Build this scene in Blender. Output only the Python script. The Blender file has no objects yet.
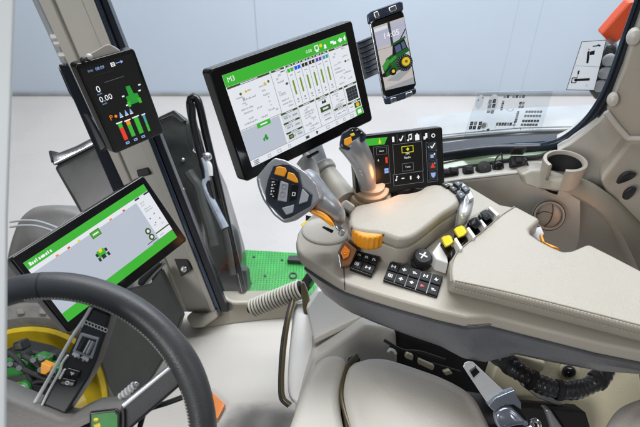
import bpy, bmesh, math, random
from mathutils import Vector as V, Matrix
random.seed(7)
S = bpy.context.scene
COL = S.collection
R = math.radians
# ------------------------------------------------------------------ camera
FPX, CX, CY, PITCH = 570.0, 320.0, 213.5, R(40)
CAM = V((0, 0, 1.45))
RT = V((1, 0, 0)); FW = V((0, math.cos(PITCH), -math.sin(PITCH))); UP = V((0, math.sin(PITCH), math.cos(PITCH)))
ZU = V((0, 0, 1))
cd = bpy.data.cameras.new('camera'); cam = bpy.data.objects.new('camera', cd); COL.objects.link(cam)
cam.location = CAM; cam.rotation_euler = (math.pi / 2 - PITCH, 0, 0)
cd.sensor_width = 36; cd.lens = FPX / 640 * 36; cd.clip_start = .02; cd.clip_end = 200
S.camera = cam

def ray(x, y): return RT * ((x - CX) / FPX) - UP * ((y - CY) / FPX) + FW
def P(x, y, d): return CAM + ray(x, y) * d                       # a point d metres ahead of the viewpoint
def H(x, y, z): r = ray(x, y); return CAM + r * ((z - CAM.z) / r.z)   # a point on the level z
def YP(x, y, Y): r = ray(x, y); return CAM + r * (Y / r.y)
def HS(pts, z): return [H(x, y, z) for x, y in pts]
def PS(pts, d): return [P(x, y, d) for x, y in pts]

class Plane:
    def __init__(s, o, n):
        s.o = o; s.n = n.normalized()
        if s.n.dot(CAM - o) < 0: s.n = -s.n
    def at(s, x, y, h=0.0):
        r = ray(x, y); return CAM + r * ((s.o - CAM).dot(s.n) / r.dot(s.n)) + s.n * h
    def pts(s, l, h=0.0): return [s.at(x, y, h) for x, y in l]
def plane3(a, b, c): return Plane(a, (b - a).cross(c - a))

# ------------------------------------------------------------------ materials
def lin(r, g, b):
    f = lambda c: (c / 255 / 12.92) if c <= 10 else ((c / 255 + .055) / 1.055) ** 2.4
    return (f(r), f(g), f(b), 1)
def mat(name, col, rough=.5, metal=0.0, bump=0.0, bscale=200, var=0.0, vscale=8, coat=0.0, spec=.5, kind='noise', rvar=0.0, wave=0.0, wscale=14):
    m = bpy.data.materials.new(name); m.use_nodes = True
    nt = m.node_tree; b = nt.nodes['Principled BSDF']
    if len(col) == 3: col = (*col, 1)
    b.inputs['Base Color'].default_value = col; b.inputs['Roughness'].default_value = rough
    b.inputs['Metallic'].default_value = metal; b.inputs['Coat Weight'].default_value = coat
    b.inputs['Specular IOR Level'].default_value = spec
    tc = nt.nodes.new('ShaderNodeTexCoord')
    if bump:
        if kind == 'voronoi':
            t = nt.nodes.new('ShaderNodeTexVoronoi'); t.inputs['Scale'].default_value = bscale; out = t.outputs['Distance']
        else:
            t = nt.nodes.new('ShaderNodeTexNoise'); t.inputs['Scale'].default_value = bscale; t.inputs['Detail'].default_value = 4; out = t.outputs['Fac']
        nt.links.new(tc.outputs['Object'], t.inputs['Vector'])
        bp = nt.nodes.new('ShaderNodeBump'); bp.inputs['Strength'].default_value = bump; bp.inputs['Distance'].default_value = .002
        nt.links.new(out, bp.inputs['Height']); nt.links.new(bp.outputs['Normal'], b.inputs['Normal'])
        if wave:
            t2 = nt.nodes.new('ShaderNodeTexNoise'); t2.inputs['Scale'].default_value = wscale; t2.inputs['Detail'].default_value = 3; t2.inputs['Distortion'].default_value = .8
            nt.links.new(tc.outputs['Object'], t2.inputs['Vector'])
            b2 = nt.nodes.new('ShaderNodeBump'); b2.inputs['Strength'].default_value = wave; b2.inputs['Distance'].default_value = .02
            nt.links.new(t2.outputs['Fac'], b2.inputs['Height']); nt.links.new(b2.outputs['Normal'], bp.inputs['Normal'])
    if var or rvar:
        t = nt.nodes.new('ShaderNodeTexNoise'); t.inputs['Scale'].default_value = vscale; t.inputs['Detail'].default_value = 6
        nt.links.new(tc.outputs['Object'], t.inputs['Vector'])
        if var:
            mp = nt.nodes.new('ShaderNodeMapRange'); mp.inputs['From Min'].default_value = .3; mp.inputs['From Max'].default_value = .7
            mp.inputs['To Min'].default_value = 1 - var; mp.inputs['To Max'].default_value = 1 + var
            nt.links.new(t.outputs['Fac'], mp.inputs['Value'])
            mx = nt.nodes.new('ShaderNodeVectorMath'); mx.operation = 'SCALE'; mx.inputs[0].default_value = col[:3]
            nt.links.new(mp.outputs['Result'], mx.inputs['Scale']); nt.links.new(mx.outputs['Vector'], b.inputs['Base Color'])
        if rvar:
            mp = nt.nodes.new('ShaderNodeMapRange'); mp.inputs['From Min'].default_value = .35; mp.inputs['From Max'].default_value = .65
            mp.inputs['To Min'].default_value = max(.02, rough - rvar); mp.inputs['To Max'].default_value = rough + rvar
            nt.links.new(t.outputs['Fac'], mp.inputs['Value']); nt.links.new(mp.outputs['Result'], b.inputs['Roughness'])
    return m
def em(name, r, g, b, s=1.0):
    m = bpy.data.materials.new(name); m.use_nodes = True; p = m.node_tree.nodes['Principled BSDF']
    p.inputs['Base Color'].default_value = (.01, .01, .01, 1); p.inputs['Roughness'].default_value = .25
    p.inputs['Specular IOR Level'].default_value = .25
    p.inputs['Emission Color'].default_value = lin(r, g, b); p.inputs['Emission Strength'].default_value = s
    return m
def film(name, col):
    m = mat(name, col, .4); nt = m.node_tree; b = nt.nodes['Principled BSDF']; o = nt.nodes['Material Output']
    t = nt.nodes.new('ShaderNodeBsdfTranslucent'); t.inputs[0].default_value = (*col, 1); x = nt.nodes.new('ShaderNodeMixShader'); x.inputs[0].default_value = .55
    nt.links.new(b.outputs[0], x.inputs[1]); nt.links.new(t.outputs[0], x.inputs[2]); nt.links.new(x.outputs[0], o.inputs[0]); return m
def glass(name, col, gl=.06, rough=.02):
    m = bpy.data.materials.new(name); m.use_nodes = True; nt = m.node_tree; nt.nodes.clear()
    o = nt.nodes.new('ShaderNodeOutputMaterial'); t = nt.nodes.new('ShaderNodeBsdfTransparent'); t.inputs[0].default_value = (*col, 1)
    g = nt.nodes.new('ShaderNodeBsdfGlossy'); g.inputs['Roughness'].default_value = rough
    fr = nt.nodes.new('ShaderNodeFresnel'); fr.inputs[0].default_value = 1.35
    ml = nt.nodes.new('ShaderNodeMath'); ml.operation = 'MULTIPLY'; ml.inputs[1].default_value = gl / .06
    mx = nt.nodes.new('ShaderNodeMixShader')
    nt.links.new(fr.outputs[0], ml.inputs[0]); nt.links.new(ml.outputs[0], mx.inputs[0])
    nt.links.new(t.outputs[0], mx.inputs[1]); nt.links.new(g.outputs[0], mx.inputs[2]); nt.links.new(mx.outputs[0], o.inputs[0])
    return m

M = dict(
    beige=mat('beige_plastic', (.455, .425, .368), .36, bump=.2, bscale=520, var=.03, rvar=.06),
    beige_dk=mat('tan_plastic', (.34, .31, .255), .5, bump=.12, bscale=800, var=.05),
    cream=mat('cream_plastic', (.55, .53, .485), .34, bump=.15, bscale=520, var=.02),
    leather=mat('beige_leather', (.43, .402, .35), .40, bump=.4, bscale=420, wave=.10, wscale=9, var=.045, rvar=.08),
    seatl=mat('seat_leather', (.62, .585, .53), .44, bump=.4, bscale=380, wave=.07, wscale=8, var=.05, rvar=.08),
    white=mat('white_plastic', (.80, .80, .79), .36, bump=.08, bscale=500, var=.02),
    shell=mat('grey_shell', (.14, .145, .16), .33, bump=.35, bscale=260, var=.12, vscale=20, rvar=.08),
    dark=mat('dark_plastic', (.022, .023, .027), .42, bump=.12, bscale=500, var=.1),
    black=mat('black_gloss', (.008, .008, .009), .17, rvar=.07, vscale=18),
    rubber=mat('black_rubber', (.018, .018, .02), .6, bump=.2, bscale=300, var=.15),
    seal=mat('dark_seal', (.009, .013, .022), .32, var=.1),
    navy=mat('navy_plate', (.018, .026, .045), .28, coat=.3),
    rimleather=mat('grey_wheel_leather', (.052, .054, .059), .40, bump=.16, bscale=420, var=.1, vscale=20, rvar=.06),
    spoke=mat('dark_spoke', (.026, .028, .032), .45, metal=0.0, bump=.08, bscale=600),
    hub=mat('taupe_hub', (.165, .155, .145), .5, bump=.25, bscale=500, var=.05),
    silver=mat('silver_grip', (.44, .455, .49), .27, metal=.5),
    steel=mat('bright_steel', (.62, .64, .68), .25, metal=.95, bump=.1, bscale=120, rvar=.12),
    chrome=mat('chrome', (.8, .81, .83), .1, metal=1),
    greypl=mat('grey_key', (.36, .38, .42), .4),
    orange=mat('orange_plastic', (.90, .36, .02), .36, var=.05, vscale=40),
    amber=mat('amber_switch', (.75, .20, .015), .3, coat=.4),
    brown=mat('brown_side', (.16, .07, .03), .35),
    yellow=mat('yellow_plastic', (.86, .66, .03), .4, var=.05, vscale=60),
    tyrim=mat('yellow_paint', (.50, .365, .015), .4, bump=.2, bscale=40, var=.25, vscale=9, coat=.2),
    
    gpaint=mat('green_paint', (.02, .23, .035), .32, coat=.3, var=.4, vscale=22, rvar=.1),
    greenglass=mat('pale_green_panel', (.36, .50, .33), .15, coat=.5, var=.15, vscale=6),
    refl=mat('orange_reflector', (.78, .10, .03), .3, bump=.3, bscale=250),
    smoke=mat('smoked_grey', (.022, .025, .024), .22, coat=.15, bump=.3, bscale=9, var=.5, vscale=5, rvar=.1),
    smokelt=mat('dusty_grey', (.06, .064, .062), .3, bump=.15, bscale=14, var=.3, vscale=8, rvar=.1),
    hood=mat('grey_hood', (.16, .16, .155), .38, var=.10, vscale=6, coat=.2, rvar=.1),
    tyre=mat('dusty_tyre', (.17, .165, .155), .75, bump=.5, bscale=80, var=.25, vscale=14),
    floor=mat('studio_floor', (.58, .555, .54), .3, var=.07, vscale=1.2, rvar=.1),
    wall=mat('studio_wall', (.59, .675, .785), .6, var=.04, vscale=.7),
    wallw=mat('white_panel', (.70, .75, .79), .5, var=.015),
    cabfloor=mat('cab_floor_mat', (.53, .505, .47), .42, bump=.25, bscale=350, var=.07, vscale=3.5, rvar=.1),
    rail=mat('pale_grey_rail', (.36, .38, .40), .4, var=.15, vscale=5),
    stitch=mat('pale_thread', (.50, .49, .46), .7), stitchd=mat('beige_thread', (.42, .38, .30), .7),
    belt=mat('belt_webbing', (.014, .014, .016), .75, bump=.6, bscale=700),
    bluemetal=mat('blue_black_metal', (.075, .10, .15), .22, metal=.8, rvar=.1, vscale=20),
    hose=mat('ribbed_hose', (.035, .037, .042), .33, coat=.3, bump=.5, bscale=90, var=.4, vscale=30),
    sticker=film('sticker_white', (.92, .94, .96)), ink=mat('ink', (.012, .013, .02), .5), inkg=mat('ink_green', (.10, .20, .05), .5),
    inkgrey=mat('ink_grey', (.35, .37, .40), .5),
    keyink=mat('key_print', (.72, .74, .76), .5), redink=mat('red_print', (.75, .05, .05), .5),
    tan=mat('boot_tan', (.46, .37, .26), .42, bump=.1, bscale=300),
    gold=mat('brass_seam', (.11, .085, .045), .35, metal=.3),
    bone=mat('cream_base', (.58, .53, .38), .45, bump=.15, bscale=300, var=.06),
    clear=glass('clear_pane', (.985, .99, .995), .008), foil=glass('clear_foil', (.93, .95, .96), .06, .2),
)
M['trimgrey'] = mat('grey_beige_trim', (.56, .545, .50), .45, bump=.12, bscale=800, var=.04)
M['alu'] = mat('silver_hose', (.50, .56, .66), .25, metal=.3, bump=.4, bscale=60, var=.3, vscale=25)
M['clus'] = mat('silver_cluster', (.66, .68, .70), .22, metal=.35, rvar=.1, vscale=60)
M['brownseam'] = mat('seam_shadow', (.10, .09, .075), .7)
M['bucklem'] = mat('buckle_metal', (.34, .38, .46), .2, metal=.75, rvar=.1, vscale=40)
M['darkmatte'] = mat('dark_matte_panel', (.045, .049, .046), .55, bump=.2, bscale=200, var=.25, vscale=7, spec=.25)
M['keyface'] = mat('key_face', (.012, .013, .016), .55, bump=.05, bscale=400, spec=.25)
def perforated(name, col, dark, sc):
    m = mat(name, col, .38, var=.16, vscale=25); nt = m.node_tree; b = nt.nodes['Principled BSDF']
    tc = nt.nodes.new('ShaderNodeTexCoord'); v = nt.nodes.new('ShaderNodeTexVoronoi'); v.voronoi_dimensions = '2D'; v.inputs['Scale'].default_value = sc; v.inputs['Randomness'].default_value = .12
    nt.links.new(tc.outputs['Object'], v.inputs['Vector'])
    r = nt.nodes.new('ShaderNodeValToRGB'); r.color_ramp.elements[0].position = .16; r.color_ramp.elements[1].position = .26
    nt.links.new(v.outputs['Distance'], r.inputs[0])
    old = b.inputs['Base Color'].links[0].from_socket; mx = nt.nodes.new('ShaderNodeMix'); mx.data_type = 'RGBA'; mx.inputs[6].default_value = (*dark, 1)
    nt.links.new(r.outputs[0], mx.inputs[0]); nt.links.new(old, mx.inputs[7]); nt.links.new(mx.outputs[2], b.inputs['Base Color'])
    bp = nt.nodes.new('ShaderNodeBump'); bp.inputs['Strength'].default_value = .6; bp.inputs['Distance'].default_value = .004
    nt.links.new(r.outputs[0], bp.inputs['Height']); nt.links.new(bp.outputs['Normal'], b.inputs['Normal']); return m
M['green'] = perforated('green_tread', (.03, .36, .06), (.012, .16, .03), 92)
M['coil'] = mat('coil_rings', (.58, .56, .48), .35)
E_ = dict(
    white=em('lcd_white', 226, 230, 236), white2=em('lcd_cell', 212, 217, 225), map=em('lcd_map', 184, 191, 204), grey=em('lcd_grey', 150, 156, 160),
    green=em('lcd_green', 62, 178, 52), dgreen=em('lcd_dark_green', 62, 84, 40), bgreen=em('lcd_bar', 120, 150, 60), black=em('lcd_black', 16, 17, 17),
    charcoal=em('lcd_charcoal', 44, 48, 52), txt=em('lcd_text', 240, 242, 246), ltxt=em('lcd_label', 158, 164, 172), blue=em('lcd_blue', 30, 90, 220),
    purple=em('lcd_purple', 98, 60, 165), orange=em('lcd_orange', 244, 140, 20), red=em('lcd_red', 228, 62, 36), yellow=em('lcd_yellow', 222, 214, 40),
    lblue=em('lcd_pale_blue', 150, 178, 230), cyan=em('lcd_teal', 70, 150, 165), dot=em('lcd_olive', 92, 110, 30), edge=em('lcd_frame', 110, 114, 120),
    sand=em('lcd_sand', 190, 182, 178), sky=em('lcd_lilac', 176, 178, 196), tg=em('lcd_tractor', 38, 150, 50), amber=em('lcd_amber', 226, 184, 40), steelblue=em('lcd_steel_blue', 74, 92, 122), midgreen=em('lcd_mid_green', 58, 140, 58), deepgreen=em('lcd_deep_green', 22, 88, 36),
)

# ------------------------------------------------------------------ mesh builder
ROOT = {}
def root_loc(o):
    while o.parent: o = o.parent
    return o.location
class MB:
    def __init__(s): s.v = []; s.f = []; s.m = []; s.mats = []
    def mi(s, m):
        if m not in s.mats: s.mats.append(m)
        return s.mats.index(m)
    def add(s, verts, faces, m):
        o = len(s.v); k = s.mi(m); s.v += [V(v) for v in verts]
        for f in faces: s.f.append([i + o for i in f]); s.m.append(k)
    def poly(s, pts, m): s.add(pts, [list(range(len(pts)))], m)
    def frustum(s, top, bot, m):
        n = len(top)
        s.add(list(top) + list(bot), [list(range(n)), list(range(2 * n - 1, n - 1, -1))] + [[(i + 1) % n, i, n + i, n + (i + 1) % n] for i in range(n)], m)
    def prism(s, top, vec, m): s.frustum(top, [p + vec for p in top], m)
    def box(s, c, ax, ay, az, m):
        top = [c + az + ax * i + ay * j for i, j in ((-1, -1), (1, -1), (1, 1), (-1, 1))]
        s.prism(top, -2 * az, m)
    def loft(s, rows, m, close=False, cap=False):
        n = len(rows[0]); vs = [p for r in rows for p in r]; fs = []
        for a in range(len(rows) - 1):
            for i in range(n if close else n - 1):
                j = (i + 1) % n; fs.append([a * n + i, a * n + j, (a + 1) * n + j, (a + 1) * n + i])
        if cap: fs += [list(range(n - 1, -1, -1)), [(len(rows) - 1) * n + i for i in range(n)]]
        s.add(vs, fs, m)
    def tube(s, path, rad, m, n=12, closed=False, cap=True, flat=1.0):
        if not hasattr(rad, '__len__'): rad = [rad] * len(path)
        if len(rad) != len(path):
            src = list(rad); rad = []
            for i in range(len(path)):
                f = i / (len(path) - 1) * (len(src) - 1); k = min(int(f), len(src) - 2); rad.append(src[k] + (src[k + 1] - src[k]) * (f - k))
        rows = []; N = len(path); up = None
        for i, p in enumerate(path):
            a = path[(i - 1) % N] if (closed or i > 0) else p; b = path[(i + 1) % N] if (closed or i < N - 1) else p
            t = (b - a).normalized()
            if up is None: up = t.orthogonal().normalized()
            up = (up - t * up.dot(t)).normalized(); w = t.cross(up)
            rows.append([p + (up * math.cos(2 * math.pi * k / n) * flat + w * math.sin(2 * math.pi * k / n)) * rad[i] for k in range(n)])
        if closed: rows.append(rows[0])
        s.loft(rows, m, True, cap and not closed)
    def cyl(s, a, b, r, m, r2=None, n=24): s.tube([a, b], [r, r if r2 is None else r2], m, n)
    def ring(s, c, nrm, prof, m, n=40, ax=None, el=1.0):           # prof: list of (radius, height) turned about nrm
        nrm = nrm.normalized(); u = (ax - nrm * ax.dot(nrm)).normalized() if ax else nrm.orthogonal().normalized(); w = nrm.cross(u)
        rows = [[c + nrm * h + (u * math.cos(2 * math.pi * k / n) + w * math.sin(2 * math.pi * k / n) * el) * r for k in range(n)] for r, h in prof]
        s.loft(rows, m, True, False)
    def disc(s, c, nrm, r, m, n=24, el=1.0, ax=None):
        nrm = nrm.normalized(); u = (ax - nrm * ax.dot(nrm)).normalized() if ax else nrm.orthogonal().normalized(); w = nrm.cross(u)
        s.poly([c + (u * math.cos(2 * math.pi * k / n) + w * math.sin(2 * math.pi * k / n) * el) * r for k in range(n)], m)
    def ball(s, c, r, m, n=16, ax=None, sc=(1, 1, 1)):
        X, Y, Z = ax or (V((1, 0, 0)), V((0, 1, 0)), V((0, 0, 1)))
        rows = [[c + (X * math.sin(a) * math.cos(2 * math.pi * k / n) * sc[0] + Y * math.sin(a) * math.sin(2 * math.pi * k / n) * sc[1] + Z * math.cos(a) * sc[2]) * r for k in range(n)]
                for a in [math.pi * (i + .001) / (n // 2 + .002) for i in range(n // 2 + 1)]]
        s.loft(rows, m, True, True)
    def text(s, body, o, u, v, size, m, align='CENTER', shear=0):
        c = bpy.data.curves.new('lettering', 'FONT'); c.body = body; c.align_x = align; c.align_y = 'CENTER'; c.size = 1; c.resolution_u = 2
        ob = bpy.data.objects.new('lettering', c); COL.objects.link(ob)
        dg = bpy.context.evaluated_depsgraph_get(); me = ob.evaluated_get(dg).to_mesh()
        s.add([o + u * (p.co.x * size) + v * (p.co.y * size) for p in me.vertices], [list(f.vertices) for f in me.polygons], m)
        bpy.data.objects.remove(ob); bpy.data.curves.remove(c)
    def cushion(s, pts, nrm, thick, r, m, dome=0.0, N=140, smooth=True, taper=0.0):
        nrm = nrm.normalized()
        if smooth: pts = spline(pts, N, True)
        n = len(pts); cen = sum(pts, V((0, 0, 0))) / n
        area = sum(((pts[i] - cen).cross(pts[(i + 1) % n] - cen)).dot(nrm) for i in range(n)); sg = 1 if area > 0 else -1
        inn = []
        for i in range(n):
            t = (pts[(i + 1) % n] - pts[i - 1]).normalized(); inn.append(nrm.cross(t) * sg)
        def row(ins, h): return [pts[i] + inn[i] * ins + nrm * h for i in range(n)]
        rows = [row(r * .6 + taper, -thick), row(r * .2 + taper * .8, -thick + r * .3), row(taper * .6, -thick + r * .8)]
        for k in range(7):
            a = math.pi / 2 * k / 6; rows.append(row(r * (1 - math.cos(a)), -r + r * math.sin(a)))
        top = rows[-1]
        if dome:
            for t in (.93, .82, .66, .45, .22, .02): rows.append([cen + (p - cen) * t + nrm * dome * (1 - t * t) for p in top])
        s.loft(rows, m, True, True)
    def build(s, name, parent=None, bevel=0.0, seg=3, angle=35, remesh=0, smooth=0, subsurf=0, loc=None, solid=0):
        me = bpy.data.meshes.new(name)
        if parent is not None: L = root_loc(parent)
        elif loc is not None: L = loc
        else:
            xs = [p.x for p in s.v]; ys = [p.y for p in s.v]; zs = [p.z for p in s.v]
            L = V(((min(xs) + max(xs)) / 2, (min(ys) + max(ys)) / 2, min(zs)))
        me.from_pydata([p - L for p in s.v], [], s.f)
        for m in s.mats: me.materials.append(m)
        for p, k in zip(me.polygons, s.m): p.material_index = k
        bm = bmesh.new(); bm.from_mesh(me); bmesh.ops.remove_doubles(bm, verts=bm.verts, dist=1e-6)
        if not solid: bmesh.ops.recalc_face_normals(bm, faces=bm.faces)
        bm.to_mesh(me); bm.free()
        ob = bpy.data.objects.new(name, me); COL.objects.link(ob)
        if parent is not None: ob.parent = parent
        else: ob.location = L
        me.polygons.foreach_set('use_smooth', [True] * len(me.polygons))
        if remesh:
            q = ob.modifiers.new('remesh', 'REMESH'); q.mode = 'VOXEL'; q.voxel_size = remesh; q.use_smooth_shade = True
            if smooth: q = ob.modifiers.new('soft', 'SMOOTH'); q.factor = .5; q.iterations = smooth
        elif bevel:
            me.set_sharp_from_angle(angle=R(angle))
            q = ob.modifiers.new('bevel', 'BEVEL'); q.width = bevel; q.segments = seg; q.limit_method = 'ANGLE'; q.angle_limit = R(angle); q.use_clamp_overlap = True
            q = ob.modifiers.new('wn', 'WEIGHTED_NORMAL'); q.keep_sharp = False
        else: me.set_sharp_from_angle(angle=R(angle))
        if subsurf: q = ob.modifiers.new('sub', 'SUBSURF'); q.levels = q.render_levels = subsurf
        return ob
def spline(pts, N, closed=False):
    n = len(pts); out = []
    segs = n if closed else n - 1
    ln = [(pts[(i + 1) % n] - pts[i]).length for i in range(segs)]; tot = sum(ln)
    for i in range(segs):
        p1, p2 = pts[i], pts[(i + 1) % n]
        p0 = pts[(i - 1) % n] if (closed or i > 0) else p1; p3 = pts[(i + 2) % n] if (closed or i < n - 2) else p2
        l = ln[i]
        m1 = (p2 - p0) / max(1e-9, ((p2 - p1).length + (p1 - p0).length)) * l; m2 = (p3 - p1) / max(1e-9, ((p3 - p2).length + (p2 - p1).length)) * l
        k = max(1, round(N * l / tot))
        for j in range(k):
            t = j / k; out.append(p1 * (2 * t**3 - 3 * t**2 + 1) + m1 * (t**3 - 2 * t**2 + t) + p2 * (3 * t**2 - 2 * t**3) + m2 * (t**3 - t**2))
    if not closed: out.append(pts[-1])
    return out
def thing(name, label, cat, loc, group=None):
    o = bpy.data.objects.new(name, None); COL.objects.link(o); o.location = loc; o.empty_display_size = .05
    o['label'] = label; o['category'] = cat
    if group: o['group'] = group
    return o
def tag(o, label, cat, group=None):
    o['label'] = label; o['category'] = cat
    if group: o['group'] = group
    return o
def struct(o): o['kind'] = 'structure'; return o

# ------------------------------------------------------------------ screens
class Screen:
    """a flat rectangle found from its four corners (TL, TR, BR, BL) and its real width"""
    def __init__(s, q, width):
        r = [ray(*p) for p in q]
        m = Matrix(((r[0].x, -r[1].x, r[2].x), (r[0].y, -r[1].y, r[2].y), (r[0].z, -r[1].z, r[2].z)))
        d = m.inverted() @ r[3]; d = [d.x, d.y, d.z, 1]
        w = (r[1] * d[1] - r[0] * d[0]).length; k = width / w
        s.c = [CAM + r[i] * d[i] * k for i in range(4)]
        s.O = s.c[0]; s.U = s.c[1] - s.c[0]; s.W = s.c[3] - s.c[0]
        s.pl = Plane(s.O, s.U.cross(s.W)); s.n = s.pl.n; s.w = s.U.length; s.h = s.W.length
    
    def sub(s, q):
        t = object.__new__(Screen); t.c = [s.pl.at(*p) for p in q]; t.O = t.c[0]; t.pl = s.pl; t.n = s.n
        t.U = ((t.c[1] - t.c[0]) + (t.c[2] - t.c[3])) / 2; t.W = ((t.c[3] - t.c[0]) + (t.c[2] - t.c[1])) / 2; t.w = t.U.length; t.h = t.W.length
        return t
    def at(s, u, v, h=0): 
        a = s.c[0].lerp(s.c[1], u); b = s.c[3].lerp(s.c[2], u); return a.lerp(b, v) + s.n * h
    def rect(s, mb, u0, v0, u1, v1, m, l=1): mb.poly([s.at(u0, v0, l * LAY), s.at(u1, v0, l * LAY), s.at(u1, v1, l * LAY), s.at(u0, v1, l * LAY)], m)
    def poly(s, mb, uv, m, l=1): mb.poly([s.at(u, v, l * LAY) for u, v in uv], m)
    def disc(s, mb, u, v, r, m, l=2, n=16): mb.poly([s.at(u + r * math.cos(2 * math.pi * k / n), v + r * math.sin(2 * math.pi * k / n) * s.w / s.h, l * LAY) for k in range(n)], m)
    def frame(s, mb, u0, v0, u1, v1, t, m, l=2):
        tv = t * s.w / s.h
        s.rect(mb, u0, v0, u1, v0 + tv, m, l); s.rect(mb, u0, v1 - tv, u1, v1, m, l); s.rect(mb, u0, v0 + tv, u0 + t, v1 - tv, m, l); s.rect(mb, u1 - t, v0 + tv, u1, v1 - tv, m, l)
    def word(s, mb, u, v, w, h, m, l=4):
        x = u; rnd = random.Random(int(u * 997 + v * 7919))
        while x < u + w - .001:
            k = min(rnd.uniform(.0035, .008), u + w - x); t = rnd.choice((0, 0, -.35, .1)); s.rect(mb, x, v + h * t, x + k * .8, v + h * rnd.choice((.8, 1, 1)), m, l); x += k + (.004 if rnd.random() < .15 else .0012)
    def line(s, mb, a, b, t, m, l=2):
        p, q = s.at(*a, l * LAY), s.at(*b, l * LAY); d = (q - p).normalized().cross(s.n) * t * s.w / 2
        mb.poly([p - d, q - d, q + d, p + d], m)
    def text(s, mb, body, u, v, size, m, l=3, align='CENTER'): mb.text(body, s.at(u, v, l * LAY), s.U.normalized(), -s.W.normalized(), size * s.h, m, align)
    def dash(s, mb, u, v, w, h, m, l=2): s.rect(mb, u, v, u + w, v + h, m, l)
LAY = .0004
def rrect(sc, grow=0.0, rad=.012, n=6):
    """rounded rectangle on the screen's plane, grown by so many metres"""
    a, b = sc.U.normalized(), sc.W.normalized(); out = []
    cs = [(sc.c[0], -1, -1), (sc.c[1], 1, -1), (sc.c[2], 1, 1), (sc.c[3], -1, 1)]
    for (c, sx, sy), a0 in zip(cs, (180, 270, 0, 90)):
        cc = c + a * sx * (grow - rad) + b * sy * (grow - rad)
        for k in range(n + 1):
            t = R(a0 + 90 * k / n); out.append(cc + a * math.cos(t) * rad + b * math.sin(t) * rad)
    return out
def housing(sc, parent, thick, rad, m, bevel=.003, name='housing'):
    mb = MB(); mb.prism(rrect(sc, 0, rad), -sc.n * thick, m); return mb.build(name, parent, bevel=bevel, seg=3)
def tractor_icon(sc, mb, u, v, k, m, l=3):
    a = sc.w / sc.h
    sc.poly(mb, [(u - k, v), (u - k * .2, v - k * .4 * a), (u + k * .1, v - k * 1.0 * a), (u + k * .7, v - k * 1.0 * a), (u + k * .8, v + k * .1 * a), (u - k, v + k * .3 * a)], m, l)
    sc.disc(mb, u + k * .45, v + k * .35 * a, k * .55, m, l + 1); sc.disc(mb, u - k * .7, v + k * .5 * a, k * .36, m, l + 1)

# ================================================================== THE SETTING
GZ = -1.5
mb = MB(); mb.frustum([V((-14, -2, GZ)), V((14, -2, GZ)), V((14, 5.5, GZ)), V((-14, 5.5, GZ))], [V((-14, -2, GZ - .1)), V((14, -2, GZ - .1)), V((14, 5.5, GZ - .1)), V((-14, 5.5, GZ - .1))], M['floor'])
struct(mb.build('studio_floor'))
WY = 5.48
mb = MB(); mb.box(V((0, WY + .1, 1.5)), V((14, 0, 0)), V((0, .1, 0)), V((0, 0, 3.0)), M['wall'])
for x0, x1 in ((258, 272), (508, 531)):                     # shallow upright battens between the wall panels
    a, b = YP(x0, 50, WY), YP(x1, 50, WY)
    mb.box(V(((a.x + b.x) / 2, WY - .004, 1.5)), V(((b.x - a.x) / 2, 0, 0)), V((0, .004, 0)), V((0, 0, 2.98)), M['wall'])
mb.box(V((0, WY - .012, GZ + .022)), V((13.9, 0, 0)), V((0, .008, 0)), V((0, 0, .018)), M['rail'])
struct(mb.build('back_wall', bevel=.006))
# white panel standing at the left
mb = MB(); q = [P(17, -30, .50), P(8.5, 215, .53), P(6.5, 460, .56)]
lf = [p - RT * .35 for p in q]
bk = FW * .05 - RT * .034
mb.loft([[a, b, b + bk, a + bk] for a, b in zip(lf, q)], M['wallw'], True, True)
ob = mb.build('white_wall_panel', bevel=.004); tag(ob, 'plain white upright panel along the left edge beside the steering wheel', 'panel')
# cab floor
zf = 0.0
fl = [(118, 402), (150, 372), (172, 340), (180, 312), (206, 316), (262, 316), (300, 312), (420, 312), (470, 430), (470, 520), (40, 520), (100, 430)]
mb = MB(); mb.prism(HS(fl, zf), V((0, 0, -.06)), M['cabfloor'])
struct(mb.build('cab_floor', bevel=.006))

# soft shadow painted into the floor colour in front of the seat
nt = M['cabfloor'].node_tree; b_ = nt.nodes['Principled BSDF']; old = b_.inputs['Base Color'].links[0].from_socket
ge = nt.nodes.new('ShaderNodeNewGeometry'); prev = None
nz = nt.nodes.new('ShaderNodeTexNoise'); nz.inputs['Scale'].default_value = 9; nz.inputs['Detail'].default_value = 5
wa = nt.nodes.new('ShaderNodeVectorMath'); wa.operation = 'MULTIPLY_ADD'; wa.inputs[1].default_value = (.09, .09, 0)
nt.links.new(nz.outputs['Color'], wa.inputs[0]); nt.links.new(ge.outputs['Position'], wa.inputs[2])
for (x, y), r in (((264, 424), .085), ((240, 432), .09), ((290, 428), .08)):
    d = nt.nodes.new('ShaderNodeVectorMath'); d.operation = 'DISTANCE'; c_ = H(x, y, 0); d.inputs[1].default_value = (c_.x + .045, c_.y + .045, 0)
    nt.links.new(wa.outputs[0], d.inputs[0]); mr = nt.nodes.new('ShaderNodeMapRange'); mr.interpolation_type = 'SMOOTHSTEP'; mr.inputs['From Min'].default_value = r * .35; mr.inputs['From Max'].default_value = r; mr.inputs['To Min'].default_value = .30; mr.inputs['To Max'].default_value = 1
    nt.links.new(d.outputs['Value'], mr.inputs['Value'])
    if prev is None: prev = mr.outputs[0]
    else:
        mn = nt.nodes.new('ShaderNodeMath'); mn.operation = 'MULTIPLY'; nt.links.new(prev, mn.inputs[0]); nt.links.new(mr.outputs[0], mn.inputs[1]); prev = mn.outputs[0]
sc_ = nt.nodes.new('ShaderNodeVectorMath'); sc_.operation = 'SCALE'; nt.links.new(old, sc_.inputs[0]); nt.links.new(prev, sc_.inputs['Scale']); nt.links.new(sc_.outputs[0], b_.inputs['Base Color'])

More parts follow.
